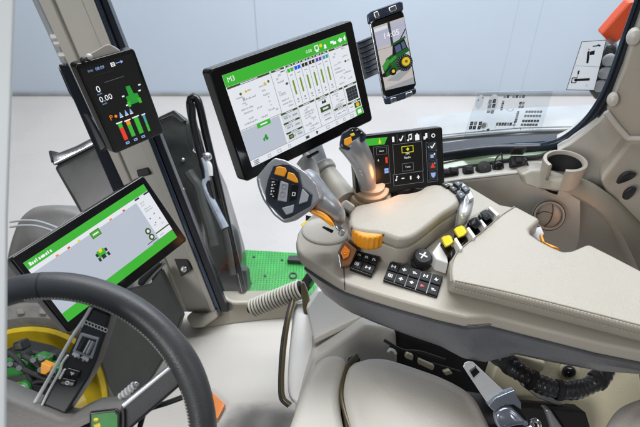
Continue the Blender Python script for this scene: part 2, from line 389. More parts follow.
# ================================================================== OUTSIDE THE CAB, LEFT
# grey bonnet seen through the windscreen
t = thing('engine_hood', 'rounded grey hood panel with a raised pale ridge behind the tilted wide monitor', 'hood', P(45, 260, 2.0) - V((0, 0, .2)))
mb = MB(); o = PS([(-6, 330), (2, 262), (14, 222), (28, 208), (44, 205), (66, 206), (90, 214), (112, 232), (130, 270), (120, 330)], 2.0)
mb.cushion(o, -FW, .35, .04, M['hood'], dome=.06)
mb.build('hood_panel', t)
for k, dy in ((0, 0), (1, 5)):
    mb = MB(); pth = [P(x, y + dy, 1.925 if k else 1.93) for x, y in ((10, 222), (22, 220.5), (36, 221), (50, 225), (64, 231), (78, 238))]
    mb.tube(spline(pth, 24), .004, M['rail'], 8); mb.build('ridge', t)
# grey box with bright top edge
t = thing('exterior_box', 'boxy grey housing with a bright metal top edge left of the corner post', 'housing', P(85, 215, 1.62))
d1 = 1.55
mb = MB(); mb.prism(PS([(52.5, 167), (100, 142), (112, 160), (140, 230), (118, 250), (92, 240), (79, 213)], d1), FW * .22 + V((0, 0, .04)), M['smokelt']); mb.build('box_body', t, bevel=.012)
mb = MB(); mb.prism(PS([(52.5, 166.2), (51, 156), (57, 153), (75, 146), (102, 132), (106, 138), (101, 141.5), (75, 155)], d1 - .01), FW * .24 + V((0, 0, .03)), M['steel']); mb.build('top_edge', t, bevel=.006)
mb = MB(); mb.prism(PS([(48, 151), (51, 150), (53, 160), (51, 163)], d1 - .012), FW * .05, M['dark']); mb.build('end_cap', t, bevel=.003)
mb = MB(); mb.ball(P(100, 149, d1 - .006), .010, M['steel'], 14); mb.build('bolt', t)

# front wheel seen under the hood
t = thing('front_wheel', 'tractor front wheel with yellow rim and green hub seen through the steering wheel', 'wheel', P(30, 400, 1.75))
wc = P(10, 424, 1.78); wn = (-FW * math.cos(R(32)) + UP * math.sin(R(32))).normalized()
u = RT; w = wn.cross(u)
mb = MB(); mb.ring(wc, wn, [(.30, -.02), (.31, .02), (.335, .045), (.375, .05), (.42, .02), (.435, -.06), (.42, -.2)], M['tyre'], 72)
for k in range(30):
    a = 2 * math.pi * k / 30; e = u * math.cos(a) + w * math.sin(a); g = u * math.cos(a + .10) + w * math.sin(a + .10); tn = wn.cross(e)
    mb.prism([wc + e * .345 + wn * .056 - tn * .010, wc + g * .425 + wn * .03 - tn * .013, wc + g * .425 + wn * .03 + tn * .013, wc + e * .345 + wn * .056 + tn * .010], -wn * .03 + e * .01, M['tyre'])
mb.build('tyre', t)
mb = MB(); mb.ring(wc, wn, [(.312, .01), (.308, .03), (.292, .03), (.280, .0), (.272, -.06), (.255, -.10), (.20, -.13), (.14, -.12), (.12, -.11), (.001, -.11)], M['tyrim'], 72)
for k in range(8):
    a = 2 * math.pi * k / 8 + .2; e = u * math.cos(a) + w * math.sin(a); mb.cyl(wc + e * .17 - wn * .13, wc + e * .17 - wn * .10, .014, M['steel'], n=8)
mb.build('rim', t)
mb = MB(); mb.ring(wc, wn, [(.11, -.115), (.11, -.03), (.08, -.01), (.03, -.005), (.001, -.005)], M['gpaint'], 32); mb.build('hub', t)
# steering linkage in green, dark and orange
def lk(l, d, th, m, bev=.004, name='axle_casting'):
    mb = MB(); mb.prism(PS(l, d), FW * th, M[m]); return mb.build(name, t, bevel=bev)
lk([(2, 352), (12, 346), (24, 349), (38, 352), (54, 360), (64, 372), (72, 392), (60, 410), (2, 410)], 1.70, .10, 'rubber', .012)
lk([(12, 343), (20, 341), (24, 350), (13, 352)], 1.66, .05, 'dark', .006)
lk([(48, 352), (56, 354), (62, 364), (52, 366)], 1.66, .05, 'dark', .006)
lk([(62, 378), (72, 374), (80, 384), (76, 396), (64, 398)], 1.66, .05, 'tyrim', .010)
lk([(4, 360), (14, 356), (24, 360), (30, 368), (22, 376), (6, 378)], 1.62, .06, 'gpaint', .008)
lk([(26, 362), (36, 354), (47, 358), (45, 366), (34, 372), (28, 370)], 1.60, .05, 'gpaint', .008)
lk([(28, 371), (46, 364), (60, 368), (58, 375), (40, 378)], 1.61, .05, 'gpaint', .007)
lk([(5, 374), (20, 372), (32, 376), (30, 386), (12, 392), (3, 388)], 1.64, .05, 'dark', .006)
lk([(19, 352), (25, 352), (27, 358), (20, 360)], 1.58, .04, 'rubber', .005)
lk([(41, 362), (51.5, 366.5), (50, 371), (45, 375), (39.5, 373.5)], 1.56, .03, 'orange', .003, 'orange_cover')
lk([(31, 380), (60, 374), (62, 392), (48, 398), (30, 392)], 1.66, .04, 'rubber', .005)
lk([(12, 388), (20, 384), (34, 390), (30, 400), (8, 396)], 1.60, .04, 'gpaint', .008)
lk([(11, 385), (17, 383), (20, 388), (14, 391)], 1.56, .03, 'tyrim', .003, 'yellow_clip')
mb = MB(); c_ = P(23, 388.5, 1.56); mb.ring(c_, -FW, [(.020, -.02), (.020, .006), (.013, .008), (.012, .003), (.001, .003)], M['gpaint'], 24); mb.ring(c_, -FW, [(.0125, .0045), (.008, .0055), (.001, .0055)], M['white'], 20); mb.build('filler_cap', t)
for q, r in (([(2, 366), (14, 364), (26, 370), (40, 376), (58, 384)], .009), ([(8, 352), (20, 362), (30, 378), (34, 392)], .007), ([(24, 356), (34, 362), (48, 374), (62, 378)], .008), ([(30, 384), (40, 381), (54, 382)], .007)):
    mb = MB(); mb.tube(spline(PS(q, 1.575), 30), r, M['rubber'], 10); mb.build('hydraulic_hose', t)
for x, y in ((10, 364), (19, 368), (33, 360), (41, 358), (40, 370), (53, 371)):
    mb = MB(); mb.cyl(P(x, y, 1.56), P(x, y, 1.60), .008, M['steel'], n=6); mb.build('bolt', t)
mb = MB()
for k in range(8): mb.tube([P(30 + k * 2.2, 384 + k * .4, 1.57), P(27 + k * 2.2, 396 + k * .4, 1.58)], .005, M['dark'], 8)
mb.build('cooling_fins', t)

# dark lower panel in front of the pedals
t = thing('lower_front_panel', 'dark glossy lower panel in front of the pedals, framed by the steering wheel', 'panel', P(120, 380, 1.75))
mb = MB(); mb.prism(PS([(96, 296), (150, 284), (160, 270), (182, 316), (172, 345), (150, 380), (128, 402), (118, 404), (108, 385), (98, 350)], 1.6), FW * .04, M['darkmatte']); mb.build('panel', t, bevel=.004)
mb = MB(); mb.prism(PS([(157, 345), (166, 350), (150, 377), (146, 374)], 1.66), FW * .01, M['white']); mb.prism(PS([(163, 342), (166, 346), (156, 366), (153, 364)], 1.655), FW * .01, M['gpaint']); mb.build('edge_sticker', t)

# dark side housing with hand rail beyond the post
t = thing('exhaust_housing', 'tall dark grey glossy housing standing outside right of the corner post', 'housing', P(215, 300, 2.1))
d2 = 2.0
mb = MB(); mb.prism(PS([(150, 120), (174, 109), (189, 121), (194, 148), (207, 160), (217, 182), (227, 215), (237, 250), (244, 297), (212, 306), (170, 230)], d2), FW * .22, M['smoke']); mb.build('shroud', t, bevel=.02)
mb = MB(); mb.prism(PS([(158, 117), (174, 109.5), (187, 121), (181, 123), (172, 116), (160, 121)], d2 - .01), FW * .1, M['smoke']); mb.build('top_rim', t, bevel=.005)
mb = MB(); o = PS([(222, 232), (230, 224), (237, 232), (241, 262), (233, 268), (226, 258)], d2 - .09); mb.cushion(o, -FW, .06, .025, M['smokelt'], dome=.01, N=60); mb.build('lower_guard', t)
mb = MB(); mb.prism(PS([(226, 262), (246, 270), (248, 290), (240, 303), (218, 303), (216, 280)], d2 - .06), FW * .1, M['dark']); mb.build('foot_block', t, bevel=.008)
for q, r, m in (([(188, 172), (192, 178), (198, 186), (203, 205), (210, 228), (214, 246)], .019, 'smokelt'), ([(191, 176), (197, 182), (201, 192), (206, 210), (212, 232)], .008, 'alu'), ([(203, 158), (206, 168), (207, 178), (205, 185), (209, 196), (218, 214), (225, 228)], .013, 'alu'), ([(200, 157), (205, 160), (209, 166), (210, 176)], .010, 'white'), ([(194, 184), (198, 198), (203, 216), (206, 230)], .007, 'alu'), ([(224, 228), (229, 250), (233, 275)], .010, 'smokelt')):
    mb = MB(); mb.tube(spline(PS(q, d2 - .17), 24), r, M[m], 10); mb.build('hose', t)
for x, y in ((183, 190), (196, 227), (183, 160), (207, 257), (221, 283)):
    mb = MB(); mb.ball(P(x, y, d2 - .004), .008, M['steel'], 12); mb.build('bolt', t)
t = thing('grab_rail', 'looped black grab rail rising above the dark outside housing', 'rail', P(235, 295, 1.86))
d3 = 1.86
mb = MB(); mb.tube(spline(PS([(212, 200), (203, 160), (195, 130), (190.5, 110), (190.5, 99), (194, 96.5), (198, 101), (206, 135), (218, 185), (232, 245), (243, 292)], d3), 80), .013, M['black'], 14); mb.build('rail_tube', t)
mb = MB(); mb.tube(spline(PS([(212, 203), (201, 158), (193.5, 126), (191.5, 104)], d3 - .03), 40), .012, M['black'], 12); mb.build('rail_loop', t)
mb = MB(); mb.ball(P(207, 157, d3 - .03), .016, M['steel'], 14); mb.build('clamp', t)

# green tread plate
t = thing('step_platform', 'green tread plate platform outside the cab behind the ribbed hose', 'platform', H(270, 280, -.12))
zg = -.10
mb = MB(); mb.prism(HS([(238, 249), (298, 252.5), (325, 300), (318, 318), (240, 308)], zg), V((0, 0, -.03)), M['green']); mb.build('tread_plate', t, bevel=.004)
for x, y in ((254, 257), (282, 260), (265, 276), (251, 283)):
    mb = MB(); mb.ring(H(x, y, zg + .001), ZU, [(.005, 0), (.005, .002), (.001, .002)], M['dark'], 10); mb.build('drain_plug', t)
mb = MB(); mb.ring(H(293, 276, zg), ZU, [(.016, .001), (.016, .004), (.011, .004), (.011, .0)], M['dark'], 20); mb.build('rubber_ring', t)
mb = MB(); mb.prism(HS([(289, 255), (304, 255), (310, 261), (287, 260)], zg + .02), V((0, 0, -.018)), M['dark']); mb.build('latch', t, bevel=.003)
t = thing('mounting_strut', 'black strut with a green edge leaning under the front of the armrest console', 'strut', H(310, 300, -.05))
mb = MB(); mb.prism(PS([(300, 284), (309, 270), (317, 276), (306, 296), (302, 294)], 1.62), FW * .04, M['dark']); mb.build('strut_bar', t, bevel=.004)
mb = MB(); mb.prism(PS([(309, 286), (314, 277), (316.5, 279), (311, 289)], 1.60), FW * .02, M['gpaint']); mb.build('green_edge', t, bevel=.002)

# ================================================================== CORNER POST
t = thing('corner_post', 'beige front corner post rising from the cab floor behind the monitors', 'post', H(198, 322, 0))
def pd(y): return 1 / (1 / 1.2 + (1 / 1.83 - 1 / 1.2) * y / 325)
def strip(xa0, xb0, xa1, xb1, m, name, proud=0.0, y0=-40, y1=312, thick=.05, bev=.004, n=6):
    mb = MB(); rows = []
    for k in range(n + 1):
        y = y0 + (y1 - y0) * k / n; f = y / 300
        a = P(xa0 + (xa1 - xa0) * f, y, pd(y) - proud); b = P(xb0 + (xb1 - xb0) * f, y, pd(y) - proud)
        rows.append([a, b, b + FW * thick, a + FW * thick])
    mb.loft(rows, M[m], True, True); return mb.build(name, t, bevel=bev)
strip(51, 82, 182, 207, 'trimgrey', 'trim_panel', 0, bev=.003)
strip(38.5, 51.3, 176, 182.2, 'cream', 'flange', .012)
strip(81.5, 92.5, 205.5, 211, 'cream', 'ridge', .012)
strip(29.5, 38, 160, 175.8, 'seal', 'windscreen_seal', -.012, y0=64, thick=.03)
strip(31.5, 38, 170, 175.8, 'rail', 'glass_edge', -.012, y1=63.5, thick=.02)
strip(93, 99, 211.5, 216, 'bluemetal', 'door_channel', .002, thick=.03)
strip(99.3, 107, 216.3, 224, 'seal', 'door_seal', -.006, thick=.04)
mb = MB(); mb.prism(PS([(57, 66), (68, 76), (88, 112), (107, 147), (100, 152), (88, 124), (68, 92)], pd(90) + .05), FW * .02, M['seal']); mb.build('side_glass_edge', t, bevel=.004)
for y, h in ((34, 4), (41, 3), (52, 4)):
    mb = MB(); x = 33 + y * .44 + 1; mb.prism(PS([(x, y), (x + 9, y - .6), (x + 10, y + h), (x + 1, y + h + .6)], pd(y) - .006), FW * .02, M['white']); mb.build('reflective_mark', t, bevel=.003)
mb = MB(); mb.prism(PS([(186, 318), (192, 328), (203, 327.5), (217, 318), (216, 309), (205, 314), (190, 313)], pd(318) - .035), FW * .09, M['beige']); mb.build('post_foot', t, bevel=.006)
mb = MB(); mb.prism(PS([(172, 254), (183.5, 247.5), (191.5, 270), (181, 277)], pd(262) - .008), FW * .02, M['rubber']); mb.build('latch_plate', t, bevel=.003)
mb = MB(); mb.ring(P(184, 269, pd(262) - .0095), -FW, [(.0095, 0), (.0095, .004), (.006, .008), (.001, .009)], M['steel'], 20)
mb.build('latch_pin', t)
mb = MB(); mb.prism(PS([(136, 170), (148, 167), (150, 174), (138, 177)], pd(171) - .01), FW * .02, M['rubber']); mb.build('cable_clip', t, bevel=.003)
# sill of the door opening
t = thing('door_sill', 'beige raised door sill at the foot of the corner post', 'sill', H(230, 322, 0))
mb = MB()
base = HS([(196, 329), (206, 327), (235, 322.5), (262, 319.5), (300, 316)], .004); top = [H(211, 311, .055), H(219, 303, .06), H(232, 303, .06), H(262, 302.5, .06), H(305, 301, .06)]
mb.loft([base, top, [p + V((0, .05, .0)) for p in top], [p + V((0, .06, -.08)) for p in top]], M['beige_dk']); mb.build('sill_ramp', t)
mb = MB(); mb.tube(spline([H(208, 312, .06), H(211, 300, .075), H(215, 292.5, .08), H(220, 292.5, .08), H(226, 299, .068), H(233, 302.5, .063), H(262, 302, .063), H(305, 300.5, .063)], 50), .0075, M['beige'], 12); mb.build('sill_lip', t)

# ================================================================== PORTRAIT DISPLAY ON THE POST
sc = Screen([(75, 64.4), (134, 47.9), (164.7, 132.7), (115, 154.3)], .145)
t = thing('portrait_display', 'small black portrait display with coloured bar gauges on the corner post', 'display', sc.at(.5, 1))
housing(sc, t, .022, .009, M['black'], .003)
mb = MB(); s = sc.sub([(81, 70), (132, 55), (158.5, 129), (116.5, 147)])
px = lambda x, y: s_uv(s, x, y)
def s_uv(s, x, y):
    """place on the screen of a point of the picture: inverse of the bilinear map by a few Newton steps"""
    p = s.pl.at(x, y); u = v = .5
    for _ in range(12):
        q = s.at(u, v); du = s.c[1].lerp(s.c[2], v) - s.c[0].lerp(s.c[3], v); dv = s.c[3].lerp(s.c[2], u) - s.c[0].lerp(s.c[1], u)
        e = p - q; a, b, c = du.dot(du), du.dot(dv), dv.dot(dv); x1, y1 = e.dot(du), e.dot(dv); D = a * c - b * b
        u += (x1 * c - y1 * b) / D; v += (y1 * a - x1 * b) / D
    return u, v
s.rect(mb, -.02, -.02, 1.02, 1.02, E_['black'], 1)
E = E_
u, v = px(90, 71); s.text(mb, 'THU', u, v, .035, E['lblue']); u, v = px(99.5, 68); s.text(mb, '08:09', u, v, .052, E['lblue'])
u, v = px(112.5, 64.3); s.frame(mb, u - .04, v - .022, u + .04, v + .025, .016, E['txt'], 2); s.line(mb, (u - .03, v), (u + .03, v), .012, E['txt'], 3)
u, v = px(118, 62.5); s.line(mb, (u - .05, v), (u + .05, v), .014, E['lblue'], 2); s.poly(mb, [(u + .05, v - .02), (u + .10, v), (u + .05, v + .02)], E['lblue'], 2)
s.line(mb, px(104, 82.5), px(124, 76), .006, E['edge'], 2); s.line(mb, px(93, 76), px(113, 70.5), .005, E['charcoal'], 2)
u, v = px(98, 89.5); s.text(mb, '0', u, v, .11, E['txt']); u, v = px(98.3, 94.3); s.text(mb, 'km/h', u + .02, v, .03, E['lblue'])
u, v = px(105.6, 98.2); s.text(mb, '0.00', u, v, .10, E['txt']); u, v = px(104.5, 103.6); s.text(mb, 'km/h', u, v, .03, E['lblue'])
u, v = px(131.5, 95); tg = E['tg']
s.poly(mb, [(u - .06, v - .12), (u + .03, v - .12), (u + .05, v - .01), (u + .13, v + .0), (u + .13, v + .11), (u - .13, v + .11), (u - .13, v + .0), (u - .06, v - .01)], tg, 2)
for a, b in ((-.2, -.03), (.16, -.03), (.2, -.1), (-.19, .09)): s.rect(mb, u + a, v + b, u + a + .05, v + b + .018, E['txt'], 3)
for a in (-.15, .09): s.rect(mb, u + a, v + .06, u + a + .06, v + .13, E['green'], 3)
u, v = px(112, 117.5); s.text(mb, 'P', u - .02, v, .09, E['orange']); s.disc(mb, u + .075, v, .028, E['orange'], 3)
for x, y in ((120.3, 114.3), (125.6, 112.3), (130.4, 110.7)):
    u, v = px(x, y); s.poly(mb, [(u - .032, v + .026), (u, v - .034), (u + .032, v + .026)], E['lblue'], 2); s.rect(mb, u - .035, v + .03, u + .035, v + .042, E['txt'], 2)
for (xa, ya), (xb, yb), c1, fr, c2, wd in (((118.3, 122.5), (126.5, 139.5), 'red', .30, 'green', .05), ((126.8, 120), (133.6, 136), 'green', .28, 'orange', .052), ((134.8, 116.5), (141.5, 133), 'green', .0, 'green', .06), ((143, 114), (149, 131), 'green', .45, 'cyan', .032)):
    a, b = px(xa, ya), px(xb, yb); um = (a[0] + b[0]) / 2
    s.rect(mb, um - wd, a[1], um + wd, b[1], E['charcoal'], 2); vm = a[1] + (b[1] - a[1]) * fr
    s.rect(mb, um - wd * .8, vm, um + wd * .8, b[1], E[c1], 3)
    if fr: s.rect(mb, um - wd * .8, a[1], um + wd * .8, vm, E[c2], 3)
    s.rect(mb, um - wd * 1.3, a[1] - .005, um + wd * 1.3, a[1] + .01, E['txt'], 4)
for x, y in ((127.5, 142.6), (135.5, 139.4), (143, 136.4)):
    u, v = px(x, y); s.frame(mb, u - .04, v - .016, u + .04, v + .016, .015, E['lblue'], 2)
mb.build('screen', t, solid=1)
t2 = thing('display_bracket', 'beige bracket holding the portrait display to the corner post', 'bracket', P(100, 58, 1.2))
mb = MB(); mb.prism([sc.pl.at(x, y, -.005) for x, y in ((79, 65), (86, 56.5), (92, 53), (107, 44.5), (112, 44), (120, 49), (126, 58), (84, 70))], FW * .12, M['beige']); mb.build('bracket_body', t2, bevel=.006)
mb = MB(); mb.ball(sc.pl.at(84, 60, -.003), .006, M['dark'], 12); mb.ball(sc.pl.at(90, 57, -.003), .0065, M['cream'], 12); mb.build('bracket_screws', t2)

# ================================================================== WIDE DISPLAY AT LEFT
sc = Screen([(9.3, 258.6), (143.4, 174.6), (188, 240), (70, 334)], .29)
t = thing('wide_display', 'tilted black wide monitor showing a grey map between green bars, behind the steering wheel', 'display', sc.at(.5, 1))
housing(sc, t, .028, .007, M['black'], .0035)
mb = MB(); s = sc.sub([(23, 263), (143.3, 184.2), (177, 237.3), (68, 322)])
s.rect(mb, 0, 0, 1, 1, E['map'], 1)
s.rect(mb, 0, 0, 1, .115, E['green'], 2); s.rect(mb, 0, .855, 1, 1, E['green'], 2)
s.rect(mb, 0, .115, .87, .18, E['white'], 2)
for k, c in ((.18, 'orange'), (.27, 'red'), (.35, 'yellow'), (.62, 'orange'), (.74, 'red')): s.rect(mb, k, .155, k + .02, .18, E[c], 3)
for k, (w_, h_) in enumerate(((.014, .05), (.011, .035), (.011, .036), (.006, .05), (.012, .035), (.016, .035), (.011, .036), (.011, .035), (.007, .048), (.011, .035))):
    s.rect(mb, .022 + k * .0165, .085 - h_, .022 + k * .0165 + w_, .085, E['txt'], 3)
s.rect(mb, .445, .165, .52, .265, E['green'], 4); s.frame(mb, .445, .165, .52, .265, .006, E['dot'], 5); s.rect(mb, .46, .205, .505, .225, E['txt'], 5)
s.rect(mb, .865, .125, 1, .845, E['white'], 3)
s.rect(mb, .865, .125, .905, .15, E['charcoal'], 4); s.rect(mb, .95, .125, 1, .15, E['charcoal'], 4); s.rect(mb, .865, .735, 1, .755, E['dgreen'], 4); s.rect(mb, .80, .845, 1, .852, E['charcoal'], 4)
for a, b, w_ in ((.885, .22, .04), (.885, .26, .03), (.89, .33, .06), (.89, .37, .07), (.89, .62, .02), (.95, .66, .02), (.885, .80, .04)): s.word(mb, a, b, w_, .016, E['ltxt'], 4)
for a, b in ((.89, .5), (.94, .47), (.91, .6), (.96, .58)): s.disc(mb, a, b, .006, E['edge'], 5, 8)
for x, y in ((147.6, 231.4), (151.3, 237)):
    u, v = px(x, y); s.disc(mb, u, v, .024, E['dgreen'], 4); s.disc(mb, u, v, .012, E['white'], 5, 10)
u, v = px(101.5, 253.5); s.poly(mb, [(u - .03, v - .06), (u + .03, v - .06), (u + .03, v + .05), (u - .03, v + .05)], E['green'], 3)
s.poly(mb, [(u - .012, v - .07), (u + .02, v - .07), (u + .01, v - .02), (u - .01, v - .02)], E['yellow'], 4)
for a in (-.045, .03): s.rect(mb, u + a, v - .04, u + a + .018, v + .01, E['charcoal'], 5); s.rect(mb, u + a, v + .03, u + a + .018, v + .085, E['charcoal'], 5)
s.rect(mb, u - .015, v + .02, u + .015, v + .08, E['charcoal'], 5)
s.rect(mb, .76, .80, .85, .812, E['charcoal'], 4)
mb.build('screen', t, solid=1)
mb = MB(); mb.prism(PS([(138, 279), (160, 261), (163, 264), (152, 275), (142, 287), (137, 285)], .99), FW * .03, M['dark']); mb.build('mount_arm', t, bevel=.004)
mb = MB(); mb.tube(spline(PS([(152, 206), (157, 202), (158, 208), (154, 212)], 1.2), 14), .003, M['dark'], 8); mb.build('cable', t)

# ================================================================== MAIN DISPLAY
sc = Screen([(209, 69.5), (352, 19.8), (373.2, 120.3), (246, 182.5)], .335)
mainpl = sc.pl
t = thing('main_display', 'large black monitor with a white work page under a green header above the joystick', 'display', sc.at(.5, 1))
housing(sc, t, .03, .008, M['black'], .0035)
mb = MB(); s = sc.sub([(221.7, 75.6), (345, 32), (363.3, 112.6), (252, 167)])
s.rect(mb, 0, 0, 1, 1, E['white'], 1); s.rect(mb, 0, 0, 1, .125, E['green'], 2)
s.text(mb, 'M3', .05, .062, .075, E['txt'])
s.text(mb, '0.00', .66, .066, .05, E['txt']); s.frame(mb, .71, .03, .745, .09, .007, E['txt'], 3); s.rect(mb, .718, .085, .737, .105, E['txt'], 3)
s.disc(mb, .765, .05, .012, E['yellow'], 3); s.disc(mb, .80, .07, .010, E['txt'], 3); s.rect(mb, .79, .08, .81, .1, E['txt'], 3)
s.rect(mb, .85, .045, .88, .07, E['txt'], 3); s.rect(mb, .87, .06, .90, .09, E['txt'], 3)
s.poly(mb, [(.915, .065), (.94, .035), (.94, .05), (.955, .05), (.955, .085), (.94, .085), (.94, .1)], E['txt'], 3); s.poly(mb, [(.968, .06), (.985, .03), (.99, .06), (.98, .10)], E['txt'], 3)
def head(u0, u1, v, c='dgreen'): s.rect(mb, u0 + .004, v, u1 - .004, v + .022, E[c], 3); s.rect(mb, u0 + (u1 - u0) * .3, v + .006, u0 + (u1 - u0) * .7, v + .016, E['white2'], 4)
def grid_v(u, a, b): s.line(mb, (u, a), (u, b), .004, E['grey'], 3)
def grid_h(v, a, b): s.line(mb, (a, v), (b, v), .004, E['grey'], 3)
head(0, .325, .127); head(.33, .44, .127)
grid_v(.327, .127, .60); grid_v(.447, .127, .585); grid_h(.59, 0, .33)
# cell 1: machine state
for a, b, c in ((.05, .205, 'dot'), (.09, .20, 'amber'), (.06, .26, 'ltxt'), (.235, .19, 'amber'), (.265, .185, 'dot')): s.disc(mb, a + .03, b + .03, .009, E[c], 4, 10)
for a, b, w_ in ((.08, .30, .05), (.09, .35, .02), (.06, .43, .07), (.08, .50, .04), (.23, .28, .03), (.26, .36, .012), (.255, .41, .015), (.26, .45, .012), (.07, .33, .03)): s.word(mb, a, b, w_, .016, E['ltxt'], 4)
for a, b, w_ in ((.04, .26, .05), (.13, .22, .03), (.13, .30, .05), (.05, .39, .09), (.16, .43, .04), (.04, .54, .10), (.17, .54, .05), (.22, .23, .06), (.23, .33, .05), (.235, .50, .05), (.29, .52, .02)): s.word(mb, a, b, w_, .015, E['grey'], 4)
# cell 2
for a, b, w_ in ((.355, .22, .02), (.375, .19, .025), (.41, .30, .03), (.345, .36, .02)): s.word(mb, a, b, w_, .018, E['ltxt'], 4)
s.rect(mb, .40, .165, .435, .175, E['charcoal'], 4); s.disc(mb, .425, .31, .009, E['charcoal'], 4, 8)
s.text(mb, '100%', .372, .40, .045, E['edge'])
# six columns
for k in range(6):
    u0 = .447 + k * .0605; u1 = u0 + .0605
    head(u0, u1, .127); grid_v(u1, .127, .58)
    c = ('green', 'blue', 'charcoal', 'charcoal', 'purple', 'cyan')[k]
    s.rect(mb, u0 + .006, .165, u0 + .028, .205, E[c], 4); s.rect(mb, u0 + .032, .165, u1 - .006, .205, E[c], 4)
    s.rect(mb, u0 + .022, .30, u0 + .036, .46, E['bgreen'], 4); s.rect(mb, u0 + .024, .27, u0 + .034, .30, E['white2'], 4)
    s.disc(mb, u0 + .03, .515, .008, E['ltxt'], 4, 8); s.rect(mb, u0 + .02, .54, u0 + .04, .55, E['ltxt'], 4); s.rect(mb, u0 + .018, .235, u0 + .042, .245, E['grey'], 4)
head(.815, 1, .127)
for a, b, w_ in ((.84, .22, .02), (.855, .19, .018), (.87, .30, .03), (.835, .31, .03), (.945, .31, .035), (.93, .16, .03), (.93, .52, .04), (.86, .47, .03)): s.word(mb, a, b, w_, .017, E['ltxt'], 4)
s.disc(mb, .94, .317, .008, E['charcoal'], 4, 8); s.disc(mb, .90, .5, .006, E['ltxt'], 4, 8)
for a, b, w_ in ((.35, .46, .06), (.35, .50, .08), (.36, .26, .05), (.39, .54, .04), (.83, .36, .06), (.83, .40, .09), (.90, .44, .07), (.84, .54, .05), (.92, .25, .05)): s.word(mb, a, b, w_, .016, E['grey'], 4)
for a, b, w_ in ((.49, .69, .09), (.54, .78, .04), (.48, .83, .05), (.54, .86, .05), (.63, .62, .08), (.755, .63, .06), (.80, .73, .05), (.755, .78, .08), (.32, .63, .05), (.32, .74, .06), (.38, .85, .05)): s.word(mb, a, b, w_, .016, E['grey'], 4)
# second row
s.rect(mb, 0, .60, .30, .925, E['map'], 3); s.rect(mb, .12, .585, .225, .64, E['green'], 5); s.rect(mb, .145, .605, .20, .62, E['txt'], 6)
tractor_icon(s, mb, .155, .765, .02, E['tg'], 4)
for k in range(3):
    v0 = .595 + k * .112; head(.31, .455, v0); s.rect(mb, .312, v0 + .024, .453, v0 + .105, E['white2'], 3)
    for a, w_ in ((.33, .03), (.37, .012), (.40, .04)): s.rect(mb, a, v0 + .055, a + w_, v0 + .075, E['ltxt'], 4)
s.rect(mb, .325, .85, .365, .90, E['charcoal'], 5); s.rect(mb, .332, .862, .358, .888, E['bgreen'], 6)
head(.46, .605, .59); head(.61, .735, .59); head(.74, .865, .59); head(.87, 1, .59)
for u in (.457, .607, .737, .867): grid_v(u, .59, .925)
for a, b, w_ in ((.50, .66, .03), (.52, .64, .03), (.49, .72, .08), (.49, .75, .05), (.51, .82, .015), (.55, .80, .015), (.52, .86, .02), (.50, .89, .05)): s.word(mb, a, b, w_, .016, E['ltxt'], 4)
s.rect(mb, .63, .71, .72, .775, E['dgreen'], 4); s.rect(mb, .65, .73, .70, .752, E['white2'], 5); s.poly(mb, [(.655, .68), (.66, .64), (.675, .66), (.69, .635), (.695, .68)], E['charcoal'], 4)
for b in (.81, .865): s.rect(mb, .645, b, .705, b + .016, E['ltxt'], 4)
s.frame(mb, .63, .785, .72, .84, .002, E['grey'], 4)
for a, b, w_ in ((.79, .66, .02), (.785, .70, .03), (.77, .76, .07)): s.word(mb, a, b, w_, .016, E['ltxt'], 4)
head(.74, .865, .80); s.frame(mb, .75, .83, .855, .91, .003, E['grey'], 4); s.rect(mb, .765, .865, .80, .878, E['ltxt'], 4); s.rect(mb, .81, .86, .84, .873, E['ltxt'], 4)
s.rect(mb, .885, .63, .985, .79, E['charcoal'], 4)
for k in range(1, 4): s.line(mb, (.885 + .025 * k, .63), (.885 + .025 * k, .79), .002, E['edge'], 5)
for k in range(1, 4): s.line(mb, (.885, .63 + .04 * k), (.985, .63 + .04 * k), .002, E['edge'], 5)
head(.87, 1, .805); s.rect(mb, .93, .835, .99, .90, E['dgreen'], 4); s.disc(mb, .96, .868, .016, E['amber'], 5); s.rect(mb, .885, .86, .915, .872, E['ltxt'], 4)
# bottom bar
s.rect(mb, 0, .93, 1, 1, E['white'], 4); grid_h(.928, 0, 1); s.rect(mb, .93, .91, .995, 1, E['green'], 5); s.rect(mb, .945, .93, .98, .98, E['txt'], 6)
for v in (.945, .963, .981): s.rect(mb, .02, v, .06, v + .008, E['charcoal'], 5)
for a, b in ((.13, .025), (.21, .03), (.30, .02), (.45, .035), (.545, .016), (.64, .03), (.73, .02), (.80, .02), (.87, .03)):
    s.frame(mb, a, .948, a + b, .985, .004, E['ltxt'], 5)
s.rect(mb, .455, .955, .48, .98, E['charcoal'], 5); s.poly(mb, [(.545, .945), (.565, .955), (.55, .985)], E['charcoal'], 6)
mb.build('screen', t, solid=1)
t = thing('jointed_stand', 'beige jointed arm rising from the console behind the large monitor', 'arm', H(342, 200, .70))
da = 1.2
mb = MB(); mb.tube(spline([P(347, 203, da - .05), P(335, 188, da - .02), P(322, 172, da)], 12), .0275, M['beige'], 20); mb.build('arm_segment', t)
mb = MB(); mb.tube([P(323.5, 175, da - .003), P(318.5, 168, da + .003)], .0335, M['cream'], 24); mb.build('joint_collar', t, bevel=.004)
mb = MB(); mb.tube([P(319, 170, da), P(311, 146, da + .02)], .0235, M['greypl'], 20); mb.build('arm_segment', t)
mb = MB(); mb.tube(spline(PS([(302, 158), (308, 164), (312, 176), (310, 186)], da - .03), 14), [.017] * 15, M['white'], 16); mb.build('cable_cover', t)
mb = MB(); mb.prism(PS([(306, 156), (318, 150), (319.5, 152), (308, 158.5)], da - .05), FW * .01, M['dark']); mb.build('clip', t, bevel=.002)

